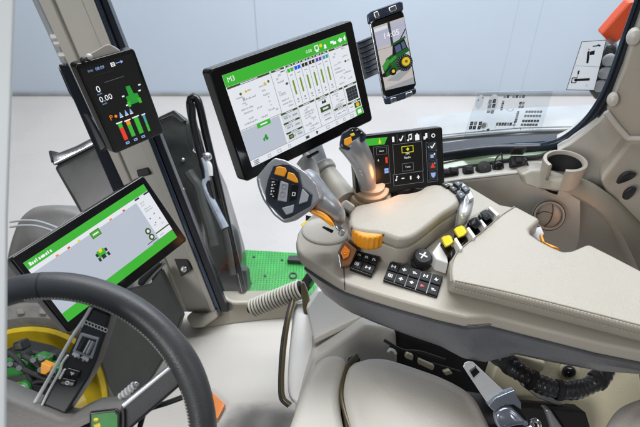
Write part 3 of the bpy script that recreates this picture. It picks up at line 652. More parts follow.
# ================================================================== PHONE AND HOLDER
sc = Screen([(370.2, 22.4), (403, 10.5), (416.5, 86.8), (384.6, 97.5)], .0705)
t = thing('phone', 'black smartphone showing a green tractor photo, clamped beside the large monitor', 'phone', sc.at(.5, 1))
housing(sc, t, .009, .008, M['black'], .002, 'body')
mb = MB(); s = sc.sub([(373.2, 27.5), (403.8, 17), (414.6, 83.5), (385.4, 90.5)])
s.rect(mb, 0, 0, 1, 1, E['sand'], 1); s.rect(mb, 0, .03, 1, .32, E['sky'], 2); s.rect(mb, 0, .03, .45, .08, E['white2'], 3)
s.rect(mb, .46, -.01, .54, .36, E['charcoal'], 3); s.line(mb, (.55, .42), (1.0, .17), .035, E['charcoal'], 3); s.line(mb, (0, .36), (.5, .36), .012, E['edge'], 3); s.line(mb, (.02, .12), (1, .10), .01, E['grey'], 3)
s.text(mb, '14:05', .52, .185, .12, E['txt'], 5)
tg = E['tg']
s.poly(mb, [(.06, .66), (.22, .52), (.60, .45), (.86, .47), (.86, .68), (.50, .76), (.10, .80)], E['deepgreen'], 4)
s.poly(mb, [(.50, .35), (.90, .30), (.97, .47), (.66, .52), (.44, .50)], E['black'], 5); s.poly(mb, [(.56, .38), (.74, .36), (.76, .46), (.57, .48)], E['steelblue'], 6); s.poly(mb, [(.78, .35), (.88, .34), (.92, .44), (.80, .45)], E['steelblue'], 6)
s.poly(mb, [(.46, .33), (.94, .27), (.95, .30), (.47, .36)], E['deepgreen'], 7)
s.poly(mb, [(.04, .62), (.26, .52), (.34, .58), (.12, .70)], E['midgreen'], 5); s.poly(mb, [(.08, .72), (.34, .63), (.36, .65), (.10, .745)], E['black'], 6); s.poly(mb, [(.30, .56), (.56, .50), (.58, .54), (.34, .61)], E['midgreen'], 6); s.poly(mb, [(.34, .63), (.58, .58), (.58, .6), (.35, .655)], E['dgreen'], 6)
s.poly(mb, [(.52, .50), (.98, .44), (1.0, .50), (.60, .56)], E['deepgreen'], 8)
s.disc(mb, .79, .655, .265, E['black'], 6, 32); s.disc(mb, .83, .645, .15, E['dot'], 7, 24); s.disc(mb, .84, .64, .13, E['amber'], 8, 24); s.disc(mb, .85, .64, .05, E['dot'], 9, 14)
for k in range(20):
    a = 2 * math.pi * k / 20; asp = s.w / s.h; s.line(mb, (.79 + .19 * math.cos(a), .655 + .19 * asp * math.sin(a)), (.79 + .26 * math.cos(a + .2), .655 + .26 * asp * math.sin(a + .2)), .016, E['edge'], 7)
s.disc(mb, .36, .74, .12, E['black'], 7, 20); s.disc(mb, .38, .735, .055, E['amber'], 8, 14); s.disc(mb, .06, .76, .07, E['black'], 7, 16)
s.poly(mb, [(.10, .86), (.62, .76), (.96, .78), (.50, .90)], E['grey'], 3)
s.line(mb, (.15, .84), (.55, .74), .02, E['grey'], 5)
s.poly(mb, [(0, .97), (1, .90), (1, 1), (0, 1)], E['grey'], 2)
mb.build('screen', t, solid=1)
t = thing('phone_holder', 'clear grey spring clamp holding the phone at the right of the large monitor', 'holder', sc.at(.5, 1.05))
dh = (sc.c[0] - CAM).dot(FW)
def hp(l, off=0): return [sc.pl.at(x, y, off) for x, y in l]
mb = MB(); mb.prism(hp([(368, 25), (366.5, 15.5), (371, 11.5), (399.5, 1.5), (402.5, 2), (403.5, 10), (371, 22)], .006), -sc.n * .03, M['bluemetal']); mb.build('clamp_jaw', t, bevel=.003)
mb = MB(); mb.prism(hp([(373, 13), (378, 11), (380, 17), (375, 19)], .009), -sc.n * .01, M['chrome']); mb.prism(hp([(388, 8), (396, 5), (397, 10), (390, 13)], .009), -sc.n * .01, M['chrome']); mb.build('jaw_spring', t, bevel=.002)
mb = MB(); mb.prism(hp([(383, 98.6), (415.8, 88), (416.2, 93), (411, 96.5), (390, 104), (385, 104.5)], .006), -sc.n * .03, M['bluemetal']); mb.build('clamp_jaw', t, bevel=.003)
mb = MB(); mb.prism(hp([(390, 98), (396, 96.3), (397, 101), (391, 103)], .009), -sc.n * .01, M['chrome']); mb.prism(hp([(405, 93), (412, 91), (413, 95), (406, 98)], .009), -sc.n * .01, M['chrome']); mb.build('jaw_spring', t, bevel=.002)
mb = MB(); mb.prism(hp([(369, 22), (372, 24), (384.5, 97), (382.8, 99)], -.003), -sc.n * .014, M['steel']); mb.build('side_rail', t, bevel=.002)
mb = MB(); mb.prism(hp([(374, 18), (402, 8), (415, 90), (386, 99)], -.0105), -sc.n * .008, M['bluemetal']); mb.build('back_plate', t, bevel=.003)
mb = MB(); mb.prism(hp([(355.5, 42), (372, 35.5), (380, 73), (364, 80.5)], -.021), -sc.n * .008, M['greypl'])
for k in range(7):
    f = k / 6; mb.prism(hp([(357.5 + 1.3 * k, 42.5 + 5 * k), (372 + 1.2 * k, 36.8 + 5 * k), (372.3 + 1.2 * k, 38.6 + 5 * k), (357.9 + 1.3 * k, 44.4 + 5 * k)], -.0185), -sc.n * .004, M['bluemetal'])
mb.build('mounting_plate', t, bevel=.0015)

# ================================================================== SMALL RIGHT DISPLAY
sc = Screen([(352, 137), (442.5, 126.5), (445, 185.5), (357, 198)], .19)
t = thing('touch_display', 'small black touch display with white icons at the right behind the gear lever', 'display', sc.at(.5, 1))
housing(sc, t, .024, .006, M['black'], .003)
mb = MB(); s = sc; s.rect(mb, .02, .03, .985, .975, E['black'], 1)
q = lambda l: [s_uv(s, x, y) for x, y in l]
s.poly(mb, q([(364, 139), (387.3, 137), (384.3, 144.4), (366, 146)]), E['green'], 2); u, v = px(379.5, 141); s.poly(mb, [(u - .016, v + .04), (u, v - .05), (u + .016, v + .04)], E['yellow'], 3)
ic = [px(x, y) for x, y in ((393, 139.2), (401, 138.6), (409, 137.9), (417, 137.1), (425, 136.3), (433, 135.5))]
W_ = E['txt']
for k, (u, v) in enumerate(ic):
    if k == 0: s.rect(mb, u - .012, v - .04, u + .012, v + .045, W_, 3)
    elif k == 1: s.line(mb, (u - .02, v), (u - .005, v + .04), .012, W_, 3); s.line(mb, (u - .005, v + .035), (u + .022, v - .045), .012, W_, 3)
    elif k == 2: s.disc(mb, u - .014, v + .035, .011, W_, 3); s.disc(mb, u + .016, v + .02, .011, W_, 3); s.line(mb, (u - .004, v + .03), (u - .004, v - .05), .006, W_, 3); s.line(mb, (u + .026, v + .02), (u + .026, v - .06), .006, W_, 3); s.line(mb, (u - .006, v - .045), (u + .028, v - .06), .012, W_, 3)
    elif k == 3: s.rect(mb, u - .024, v - .04, u + .024, v + .05, W_, 3); s.rect(mb, u - .008, v - .06, u + .008, v - .04, W_, 3)
    elif k == 4: s.rect(mb, u - .02, v - .0, u + .004, v + .05, W_, 3); s.rect(mb, u + .0, v - .05, u + .024, v + .03, W_, 3)
    else: s.disc(mb, u, v, .022, W_, 3); s.disc(mb, u, v, .013, E['black'], 4)
    if k < 5: s.line(mb, (u + .044, v - .07), (u + .044, v + .06), .003, E['edge'], 2)
def fr(pts, t_, m='edge', l=2):
    c = [px(*p) for p in pts]; s.frame(mb, c[0][0], c[0][1], c[1][0], c[1][1], t_, E[m], l)
fr([(392.4, 144.6), (423.2, 171)], .004); fr([(401.3, 146.6), (413.4, 151.8)], .006, 'yellow'); u, v = px(407.5, 149.1); s.poly(mb, [(u - .018, v), (u, v - .03), (u + .018, v), (u, v + .03)], E['yellow'], 3)
u, v = px(407.3, 153.8); s.text(mb, 'FM', u, v, .055, W_); u, v = px(407.3, 157.4); s.text(mb, 'Radio', u, v, .05, W_)
fr([(401.7, 163.7), (413.6, 170)], .004); u, v = px(407.6, 166.8); s.text(mb, 'Tune', u, v, .045, W_)
fr([(425.6, 142.6), (437.8, 181)], .004); fr([(392.8, 174.6), (423.4, 182)], .004); fr([(373, 147), (390.6, 183)], .003)
fr([(376, 148.2), (387, 153.8)], .003); u, v = px(381.4, 150.9); s.text(mb, 'Auto', u, v, .04, W_)
u, v = px(386.3, 160); s.rect(mb, u - .012, v - .05, u + .012, v + .05, E['red'], 3); u, v = px(378, 160.5); s.text(mb, '4', u, v, .055, W_)
u, v = px(386.3, 170.7); s.rect(mb, u - .022, v - .04, u + .022, v + .04, E['lblue'], 3); s.line(mb, (u - .02, v), (u + .02, v), .006, E['blue'], 4)
for x, y, k in ((432, 145.7, 0), (432.2, 155.7, 1), (432.4, 165.4, 2), (433, 174.9, 3)):
    u, v = px(x, y); c = E['lblue']
    s.rect(mb, u - .05, v - .065, u + .05, v + .065, E['charcoal'], 3)
    if k == 0: s.line(mb, (u - .02, v + .0), (u - .004, v + .04), .012, W_, 4); s.line(mb, (u - .004, v + .036), (u + .03, v - .04), .012, W_, 4); s.line(mb, (u - .05, v), (u - .04, v + .03), .008, c, 4)
    elif k == 1: s.rect(mb, u - .024, v - .02, u + .012, v + .035, c, 4); s.rect(mb, u + .016, v - .04, u + .03, v - .01, W_, 4)
    elif k == 2: s.poly(mb, [(u - .028, v + .04), (u, v - .05), (u + .028, v + .04)], E['red'], 4); s.rect(mb, u + .02, v - .05, u + .03, v - .02, c, 4)
    else: s.poly(mb, [(u - .028, v - .04), (u + .028, v - .04), (u + .02, v + .02), (u, v + .05), (u - .02, v + .02)], c, 4)
    s.line(mb, (u - .06, v + .08), (u + .06, v + .08), .002, E['edge'], 3)
u, v = px(396.5, 178.8); s.disc(mb, u - .008, v + .02, .010, W_, 3); s.line(mb, (u, v + .02), (u, v - .05), .005, W_, 3); s.line(mb, (u, v - .045), (u + .016, v - .03), .007, W_, 3)
u, v = px(402.8, 178.2); s.rect(mb, u - .016, v - .008, u + .016, v + .008, W_, 3)
u, v = px(410.5, 177.6); s.rect(mb, u - .008, v - .03, u + .008, v + .03, W_, 3)
u, v = px(418, 177); s.rect(mb, u - .016, v - .008, u + .016, v + .008, W_, 3); s.rect(mb, u - .005, v - .03, u + .005, v + .03, W_, 4)
mb.build('screen', t, solid=1)
mb = MB(); mb.cyl(sc.at(.5, .7) - sc.n * .02, sc.at(.5, 1.3) - sc.n * .05, .02, M['dark']); mb.build('mount', t)

# ================================================================== STEERING WHEEL
DW = .72
def W(x, y, h=0.0): return P(x, y, DW) - FW * h            # the wheel's own plane, h metres towards the driver
wc = W(52, 437); px2m = DW / FPX
def ang(a, r, h=0.0): return wc + (RT * math.cos(a) + UP * math.sin(a)) * r - FW * h
RM = 151.5 * px2m; RR = 13.7 * px2m
t = thing('steering_wheel', 'grey leather steering wheel with pale stitching in the lower left corner', 'steering wheel', wc)
mb = MB(); N = 120
mb.tube([ang(2 * math.pi * k / N, RM) for k in range(N)], [RR * (1 + .10 * math.exp(-((k / N * 360 - 28) / 12) ** 2)) for k in range(N)], M['rimleather'], 24, True); rim = mb.build('rim', t)
mb = MB()
for a0, a1 in ((R(31), R(100)), (R(-40), R(21))):
    n = int((a1 - a0) / R(1.35))
    for k in range(n):
        a = a0 + (a1 - a0) * k / n
        p = ang(a, RM - RR * .93, RR * .42); q = ang(a + R(.75), RM - RR * .80, RR * .68)
        mb.tube([p, q], .00115, M['stitch'], 6)
        p2 = ang(a + R(.75), RM - RR * .80, RR * .68); q2 = ang(a + R(1.15), RM - RR * .98, RR * .3); mb.tube([p2, q2], .0007, M['stitch'], 5)
mb.build('stitching', rim)['kind'] = 'stuff'
for a in (R(93.5), R(27)):
    mb = MB(); ax = ang(a, RM); tgt = (ang(a + .01, RM) - ax).normalized()
    mb.ring(ax, tgt, [(RR * 1.006, -.0012), (RR * 1.012, 0), (RR * 1.006, .0012)], M['rubber'], 30); mb.build('seam', rim)
# right spoke
mb = MB(); sp = [(173, 364.5), (180, 363.2), (186, 373.5), (181.5, 384), (131, 428), (112, 445), (88, 432), (98, 421)]
mb.prism([W(x, y, .012) for x, y in sp], FW * .022, M['spoke']); mb.build('spoke', t, bevel=.004)
mb = MB(); mb.prism([W(x, y, .0135) for x, y in ((171, 363.5), (175, 366), (104, 425), (96, 424))], FW * .02, M['silver']); mb.build('spoke_trim', t, bevel=.0015)
mb = MB(); mb.ball(W(169, 357, .006), .0045, M['steel'], 12); mb.build('screw', t)
# control spoke
t3 = MB(); t3.prism([W(x, y, .004) for x, y in ((93, 307), (104, 309), (112, 314.5), (107.5, 331), (98, 360), (90, 377), (66, 414), (40, 404), (52, 382), (67, 358), (80, 333), (88, 316))], FW * .03, M['spoke'])
cs = t3.build('control_spoke', t, bevel=.003)
mb = MB(); mb.prism([W(x, y, .0055) for x, y in ((95, 308.5), (110.5, 314.5), (106.5, 328), (88.5, 320.5))], FW * .008, M['dark']); mb.build('top_cap', cs, bevel=.0015)
mb = MB()
mb.tube(spline([W(x, y, .006) for x, y in ((93, 306), (88, 315), (82.5, 323.5), (76, 333), (66, 350), (50, 379), (36, 403))], 40), .0022, M['white'], 10)
mb.tube(spline([W(x, y, .006) for x, y in ((70, 354), (64.5, 362), (62, 370), (52, 388), (44, 404))], 30), .0016, M['white'], 10); mb.build('white_trim', cs)
mb = MB()
for k in range(7):
    f = k / 6; c = W(88.5 + 19 * f, 321.5 + 7.5 * f, .0068)
    mb.tube([c + (RT * math.cos(a) * .9 + UP * math.sin(a)) * .0025 for a in [2 * math.pi * i / 12 for i in range(12)]], .0006, M['keyink'], 5, True)
mb.build('cap_symbols', cs)
mb = MB(); mb.prism([W(x, y, .0062) for x, y in ((82.5, 331.5), (101, 337), (94, 358), (74.5, 350.5))], FW * .006, M['greypl']); mb.build('roller_frame', cs, bevel=.001)
mb = MB(); mb.prism([W(x, y, .0069) for x, y in ((84.5, 334.5), (98.5, 338.5), (92, 354.5), (77.8, 348.8))], FW * .004, M['black']); mb.build('roller_window', cs, bevel=.0008)
mb = MB(); mb.tube([W(88.2, 337, .006), W(81.5, 349, .006)], .0034, M['spoke'], 16); mb.tube([W(95.5, 340, .006), W(89.5, 352, .006)], .0028, M['silver'], 16); mb.tube([W(92.2, 339, .0072), W(86, 351, .0072)], .0009, M['white'], 8); mb.build('roller', cs)
pw = Plane(W(80, 355, .0052), -FW)
mb = MB(); uu = (W(90, 359.5) - W(72, 353.5)).normalized(); vv = -uu.cross(FW)
if vv.dot(UP) < 0: vv = -vv
def cpanel(x, y, l, m, h=.0006): mb.poly([pw.at(x, y, h) + uu * a + vv * b for a, b in l], M[m])
cpanel(77, 354.8, [(-.006, -.002), (.004, -.002), (.004, .001), (0, .003), (-.004, .003), (-.006, .001)], 'keyink'); cpanel(84.5, 357.5, [(-.005, -.0015), (.006, -.003), (.006, .001), (.002, .002), (.001, .004), (-.002, .002)], 'keyink')
for x, y in ((75.5, 356), (79, 357), (83.5, 359.8), (87, 360.2)): mb.disc(pw.at(x, y, .0009), -FW, .0016, M['keyink'], 10)
for x, y in ((83.6, 359.8), (79, 357)): mb.disc(pw.at(x, y, .0012), -FW, .0008, M['ink'], 8)
mb.build('roller_symbol', cs)
for q, k in (([(69.5, 366), (83.2, 369.8), (80, 377), (66.5, 374.6)], 0), ([(64.6, 376), (78.6, 379), (76, 386), (61.2, 383.2)], 1)):
    mb = MB(); mb.prism([W(x, y, .0075) for x, y in q], FW * .006, M['black']); b = mb.build('button', cs, bevel=.0018)
    mb = MB(); c = W(sum(x for x, y in q) / 4, sum(y for x, y in q) / 4, .0079)
    if k == 0: mb.poly([c + uu * a + vv * b2 for a, b2 in ((-.0028, .0012), (-.0014, .0022), (0, .0012), (.0014, .0022), (.0028, .0012), (0, -.0024))], M['keyink'])
    else: mb.tube([c + (uu * math.cos(a) + vv * math.sin(a)) * .0021 for a in [2 * math.pi * i / 16 for i in range(16)]], .0007, M['keyink'], 6, True)
    mb.build('button_symbol', cs, solid=1)
mb = MB(); mb.prism([W(x, y, .007) for x, y in ((66, 367.5), (68, 368), (62.5, 378), (60.5, 377))], FW * .004, M['white']); mb.build('button_strip', cs, bevel=.0006)
# hub cover
mb = MB(); hp_ = [(-30, 378), (3, 385.5), (16, 392), (31, 398.2), (48, 405), (66, 412.5), (74, 414), (84, 408), (98, 402.3), (126, 400.5), (128, 406), (128, 480), (-30, 480)]
mb.cushion([W(x, y, .02) for x, y in hp_], -FW, .05, .012, M['hub'], N=200, smooth=False); hub = mb.build('hub_cover', t)
mb = MB(); mb.prism([W(x, y, .0225) for x, y in ((96.5, 406), (122, 403), (127, 407.5), (127, 440), (96, 440))], FW * .006, M['black']); mb.build('badge_frame', hub, bevel=.002)
mb = MB(); mb.prism([W(x, y, .0235) for x, y in ((99, 408), (121, 405.5), (124, 409), (124, 440), (99, 440))], FW * .002, M['gpaint'])
mb.ball(W(103.5, 413, .0238), .0024, M['yellow'], 10, sc=(1.4, 1, 1)); mb.prism([W(x, y, .0241) for x, y in ((101, 418), (107, 416), (108, 419), (104, 424))], FW * .001, M['yellow']); mb.build('badge', hub)
mb = MB(); mb.tube(spline([W(x, y, .0215) for x, y in ((0, 398), (10, 397), (13, 402), (8, 407))], 20), .0007, M['dark'], 6); mb.build('hub_seam', hub)
mb = MB()
for k in range(5): c = W(118 + k * 3.1, 401 - k * 3.0, -.012); mb.tube([c - RT * .001, c + RT * .001 + UP * .001], .0062 - .0003 * k, M['white'], 14)
mb.ball(W(133, 387, -.01), .004, M['steel'], 10); mb.build('cable_coil', t)
# stalk behind the wheel
t = thing('control_stalk', 'thin black control stalk behind the right spoke of the steering wheel', 'stalk', W(138, 425, -.03))
mb = MB(); mb.tube(spline([W(x, y, -.03) for x, y in ((130, 445), (134.5, 428), (137, 421), (143, 416.5), (160, 411), (175, 405.5), (183, 402))], 30), .0036, M['rubber'], 12)
mb.build('stalk_arm', t)
mb = MB(); mb.ball(W(184, 402, -.03), .0055, M['rubber'], 14, sc=(1.3, 1, 1)); mb.build('stalk_tip', t)
mb = MB(); mb.prism([H(x, y, .016) for x, y in ((196, 386), (211, 391), (225.5, 404), (217.5, 419), (198, 410))], V((0, 0, -.012)), M['amber']); o = mb.build('floor_reflector', bevel=.003)
tag(o, 'orange reflector plate on the cab floor beside the wheel rim', 'reflector')

# ================================================================== RIBBED HOSE
t = thing('ribbed_hose', 'beige ribbed bellows hose lying in front of the white seat pedestal', 'hose', H(278, 305, .08))
a, b = P(252.5, 308.5, 1.52), P(302, 288.5, 1.46); dv = (b - a).normalized()
n = 17; e1 = dv.orthogonal().normalized(); e2 = dv.cross(e1)
mb = MB(); mb.cyl(a, b, .0195, M['rubber'])
for k in range(n):
    c = a.lerp(b, (k + .5) / n); mb.tube([c + (e1 * math.cos(q_) + e2 * math.sin(q_)) * .0225 for q_ in [2 * math.pi * i / 30 for i in range(30)]], .0034, M['coil'], 10, True)
mb.build('bellows', t)
mb = MB(); mb.cyl(a - dv * .012, a + dv * .002, .010, M['dark'], n=16); mb.build('end_plug', t)
mb = MB(); mb.prism(PS([(300, 284), (304, 282), (308, 292), (312, 312), (309, 317.5), (303.5, 313), (302, 300)], 1.44), FW * .02, M['gold']); mb.build('bracket', t, bevel=.003)

# ================================================================== SEAT PEDESTAL
t = thing('seat_pedestal', 'white moulded pedestal with a stepped recess under the armrest console', 'pedestal', H(330, 370, 0))
mb = MB(); mb.prism(PS([(306, 308), (318, 290), (338, 286), (380, 312), (366, 316), (340, 327), (313.5, 338.5), (309.5, 323)], 1.36), FW * .30 - UP * .02, M['white']); mb.build('top_step', t, bevel=.006)
mb = MB(); mb.prism(PS([(313, 338), (367, 312.5), (372, 316), (314, 344.5)], 1.35), FW * .2, M['cream']); mb.build('step_lip', t, bevel=.004)
mb = MB(); mb.prism(PS([(311.5, 338), (372, 312), (388, 320), (384, 340), (313, 366)], 1.38), FW * .04, M['beige']); mb.build('recess', t, bevel=.003)
mb = MB(); mb.prism(PS([(312.5, 359), (352, 333), (365, 323.5), (388, 327), (396, 331), (397.5, 358), (396, 400), (300, 440), (294, 420), (304, 384)], 1.29), FW * .2 + UP * .02, M['cream']); mb.build('front_block', t, bevel=.010)
mb = MB(); rows = []
for x0, x1, x2, y, d in ((291, 303, 311, 300, 1.47), (290, 303, 314, 318, 1.44), (287.5, 301, 315, 338, 1.41), (285.5, 299, 315, 362, 1.38), (284.5, 297, 310, 384, 1.36), (286, 296, 306, 398, 1.35), (293, 299, 305, 405, 1.34)):
    rows.append([P(x0, y, d + .01), P((x0 + x1) / 2, y, d - .003), P(x1, y, d - .005), P(x2, y, d - .008), P(x2 + 10, y, d + .05), P(x0 + 10, y, d + .1)])
mb.loft(rows, M['white'], True, True); mb.build('side_cover', t, subsurf=1)
mb = MB(); mb.tube(spline([P(293.5, 300, 1.45), P(289, 318, 1.42), P(285.5, 340, 1.395), P(283.3, 362, 1.37), P(282.4, 384, 1.35), P(284, 398, 1.335), P(291, 404.5, 1.33)], 50), .0052, M['gold'], 12, flat=.7); mb.build('edge_strip', t)
mb = MB(); mb.tube(spline([P(291.8, 300, 1.455), P(287, 318, 1.425), P(283, 340, 1.40), P(281, 362, 1.375), P(280.2, 384, 1.355), P(281.5, 399, 1.34), P(289, 406, 1.335)], 50), .0055, M['rubber'], 10); mb.build('edge_seal', t)

# ================================================================== SEAT
SZ = .50
t = thing('driver_seat', 'pale leather driver seat cushion with side bolster and dark seam at the bottom', 'seat', H(400, 420, .3))
mb = MB(); cu = [(362, 356.5), (370, 354.5), (386, 355), (404, 360), (422, 366), (440, 372.5), (456, 380), (469, 388), (477, 396), (486, 412), (496, 436), (500, 470), (480, 520), (420, 540), (372, 500), (356, 450), (345, 412), (342, 388), (346, 368), (353, 359.5)]
mb.cushion(HS(cu, SZ), ZU, .12, .022, M['seatl'], dome=.022, N=200); cu_ob = mb.build('seat_cushion', t)
mb = MB(); bo = [(316, 360), (325, 353.5), (336, 352), (344, 355), (347.5, 362), (344, 376), (341, 392), (341.5, 410), (346, 432), (354, 470), (360, 520), (300, 540), (276, 480), (284, 440), (296, 404), (306, 376)]
mb.cushion(HS(bo, SZ - .004), ZU, .13, .020, M['seatl'], N=200); mb.build('side_bolster', t)
mb = MB(); mb.tube(spline([H(x, y, SZ - .012) for x, y in ((357, 355), (349, 364), (343.5, 380), (341.5, 396), (346, 416), (354, 440), (362, 480))], 60), .0042, M['gold'], 10); mb.build('seam_piping', t)
mb = MB(); mb.prism(HS([(348, 357), (356, 354), (361, 358), (350, 372), (346, 372)], SZ - .03), V((0, 0, -.06)), M['rubber']); mb.build('seam_gap', t, bevel=.003)
mb = MB(); mb.prism(HS([(312, 372), (352, 358), (390, 364), (440, 386), (500, 395), (520, 420), (530, 540), (300, 520)], SZ - .14), V((0, 0, -.06)), M['dark']); mb.build('seat_pan', t, bevel=.006)
mb = MB(); br = [(604, 427), (610, 414), (620, 402), (634, 395), (660, 390), (700, 420), (690, 500), (610, 500), (600, 450)]
mb.cushion(HS(br, .56), V((-.2, 0, 1)), .12, .03, M['seatl'], dome=.02, N=120); mb.build('backrest', t)

# ================================================================== SEAT BASE, BELT, HARNESS
t = thing('seat_suspension', 'cream seat side frame with a round black bolt under the console', 'seat base', H(570, 380, .3))
mb = MB(); mb.prism(PS([(500, 350), (530, 352), (600, 356), (640, 370), (650, 440), (560, 440), (520, 410), (490, 380)], 1.20), FW * .05, M['bone']); mb.build('side_plate', t, bevel=.008)
mb = MB(); mb.ring(P(569, 372, 1.195), -FW, [(.022, 0), (.022, .004), (.014, .006)], M['bone'], 24); mb.ball(P(569, 372, 1.185), .014, M['black'], 18); mb.build('bolt', t)
mb = MB(); mb.prism(PS([(508, 352), (547, 362), (544, 371), (536, 374), (512, 362)], 1.17), FW * .03, M['bone']); mb.build('lug', t, bevel=.006)
mb = MB(); mb.prism(PS([(600, 372), (612, 370), (650, 372), (650, 400), (612, 400), (604, 392)], 1.22), FW * .05, M['hub']); mb.build('rear_shade_panel', t, bevel=.004)
mb = MB(); mb.prism(PS([(384, 326), (400, 328), (470, 352), (510, 360), (520, 420), (470, 420), (384, 362)], 1.32), FW * .06, M['rubber']); mb.build('dark_backing', t, bevel=.003)
t = thing('wire_bundle', 'bits of cream clips and wiring in the dark gap beside the seat', 'wiring', H(430, 360, .45))
for q in ([(407, 353), (414, 355.5), (412.5, 361), (405, 358)], [(419, 359), (435, 366), (433, 371), (418, 364)], [(443, 372), (450, 370), (453, 374), (446, 376)]):
    mb = MB(); mb.prism(PS(q, 1.22), FW * .02, M['bone']); mb.build('clip', t, bevel=.003)
mb = MB(); mb.tube(spline(PS([(388, 352), (390, 349.5), (394, 350.5), (396, 354)], 1.2), 16), .003, M['white'], 8); mb.build('wire_loop', t)
mb = MB()
for q in ([(384, 340), (402, 350), (420, 352), (445, 360)], [(390, 345), (410, 358), (440, 366), (460, 372)], [(412, 350), (416, 358), (418, 362)]): mb.tube(spline(PS(q, 1.24), 20), .0035, M['rubber'], 8)
mb.build('cables', t)

t = thing('seat_belt_buckle', 'steel seat belt buckle with a square hole, standing right of the seat cushion', 'buckle', P(500, 420, 1.05))
db = .985
def PB(x, y, h=0): return P(x, y, db) - FW * h
mb = MB(); mb.prism([PB(x, y, .012) for x, y in ((461.5, 365), (463, 361), (467, 359.5), (471, 360), (474, 362.5), (501, 388), (487, 400), (484, 399))], FW * .003, M['clus'])
tongue = mb.build('tongue', t, bevel=.0008)
mb = MB(); mb.prism([PB(x, y, .0135) for x, y in ((467.5, 368.5), (473, 364.5), (477.5, 370), (471.5, 375.5))], FW * .002, M['black']); mb.build('slot', tongue, bevel=.0004)
mb = MB(); mb.prism([PB(x, y, .0145) for x, y in ((467.2, 368.2), (473, 363.8), (474, 365), (468.6, 369.5))], FW * .001, M['chrome']); mb.build('slot_edge', tongue)
mb = MB(); mb.prism([PB(x, y, .022) for x, y in ((484, 401), (492, 393.5), (502, 389), (511, 385.5), (512.5, 392), (517, 399), (517, 406), (510, 401), (500, 401), (491, 408))], FW * .02, M['bucklem']); mb.build('buckle_head', t, bevel=.003)
mb = MB(); mb.cushion([PB(x, y, .026) for x, y in ((491, 410), (499, 403), (508, 404), (520, 415), (524, 419), (510, 421), (496, 424))], -FW, .02, .007, M['bucklem'], dome=.004, N=60); mb.build('buckle_body', t)
mb = MB(); mb.prism([PB(x, y, .02) for x, y in ((508, 402), (514, 403), (524, 416), (521, 418))], FW * .01, M['black']); mb.build('release_gap', t, bevel=.002)
mb = MB(); mb.tube(spline([PB(x, y, .024) for x, y in ((500, 432), (504, 425.5), (520, 424), (527, 421), (527, 416), (531, 415), (534, 420), (535, 432))], 30), .0038, M['chrome'], 10); mb.build('anchor_loop', t)
t = thing('seat_belt', 'black seat belt webbing and cover behind the steel buckle', 'seat belt', H(550, 415, .42))
mb = MB(); mb.prism(PS([(512, 408), (530, 407), (586, 412), (592, 432), (590, 450), (520, 450), (512, 425)], 1.12), FW * .05, M['belt']); mb.build('webbing', t, bevel=.004)
mb = MB(); mb.prism(PS([(545, 408.5), (551, 409.5), (563, 427), (563, 440), (553, 440), (551, 426)], 1.108), FW * .03, M['silver']); mb.build('steel_edge', t, bevel=.006)
mb = MB(); mb.prism(PS([(517, 374), (525, 371), (530, 378), (545, 390), (566, 404), (560, 407), (538, 398), (522, 386)], 1.14), FW * .012, M['steel']); mb.build('tension_bar', t, bevel=.002)
t = thing('corrugated_hose', 'black corrugated cable hose curling under the rear end of the console', 'hose', H(570, 390, .45))
pth = spline([P(498, 356, 1.2), P(506, 362, 1.15), P(520, 372, 1.125), P(538, 383, 1.115), (P(560, 390, 1.11)), P(582, 388, 1.115), P(599, 379, 1.12), P(606.5, 367, 1.13), P(606, 352, 1.15)], 150)
mb = MB(); mb.tube(pth, [.0178 + .0009 * math.sin(k * 1.3) + .0012 * math.sin(k * .21 + 1) for k in range(len(pth))], M['hose'], 18); mb.build('hose_body', t)
for i in (30, 52, 78, 118):
    mb = MB(); d_ = (pth[i + 1] - pth[i]).normalized(); mb.ring(pth[i], d_, [(.0185, -.006), (.0205, -.005), (.0205, .005), (.0185, .006)], M['rubber'], 20); mb.build('tape_wrap', t)

# ================================================================== ARMREST CONSOLE
CZ = .70
t = thing('armrest_console', 'beige armrest console with key pads, padded leather armrest, joystick and gear lever', 'console', H(450, 280, .58))
con = t
front = [(296, 241), (297.5, 250), (303, 257), (318, 267), (335, 277.5), (346, 283.5), (370, 291.5), (400, 300.5), (440, 311.5), (466, 317.5), (489, 316), (520, 324), (560, 334), (600, 344), (650, 354), (720, 366)]
back = [(720, 315), (640, 274), (600, 254), (586, 248), (572, 252), (556, 250), (541, 240), (531, 226), (516, 207), (500, 204), (470, 186), (440, 180), (400, 184), (372, 186), (352, 188), (338, 200), (318, 208), (304, 222), (298, 232)]
mb = MB(); top = HS(front + back, CZ)
mb.prism(top, V((0, 0, -.027)), M['beige']); mb.build('upper_shell', t, bevel=.006, seg=4)
lowtop = [(304, 259), (318, 269), (335, 279.5), (346, 285.5), (370, 293.5), (400, 302.5), (440, 313.5), (466, 319.5), (489, 318), (520, 326), (560, 336), (600, 346), (650, 356), (720, 368)]
lt = [p + V((0, 0, -.0275)) for p in HS(lowtop, CZ)]
lbpx = [(318, 283), (324, 294), (340, 306), (352, 313), (378, 324), (408, 335), (440, 346), (463, 358), (485, 362), (516, 354.5), (556, 363), (600, 371), (650, 375), (720, 382)]
lb = HS(lbpx, .615)
def backed(pts, dy, z): return [p + V((0, dy, 0)) for p in pts]
mb = MB(); rows = [[p + V((0, .16, 0)) for p in lt], [p + V((0, .006, 0)) for p in lt], lt, [a.lerp(b, .35) + V((0, -.004, 0)) for a, b in zip(lt, lb)], [a.lerp(b, .8) + V((0, -.002, 0)) for a, b in zip(lt, lb)], lb, [p + V((0, .012, -.006)) for p in lb], [p + V((0, .16, -.0)) for p in lb]]
mb.loft(rows, M['shell'], False, True); mb.loft([rows[0], rows[-1]], M['shell'], False); mb.build('lower_shell', t, angle=50)
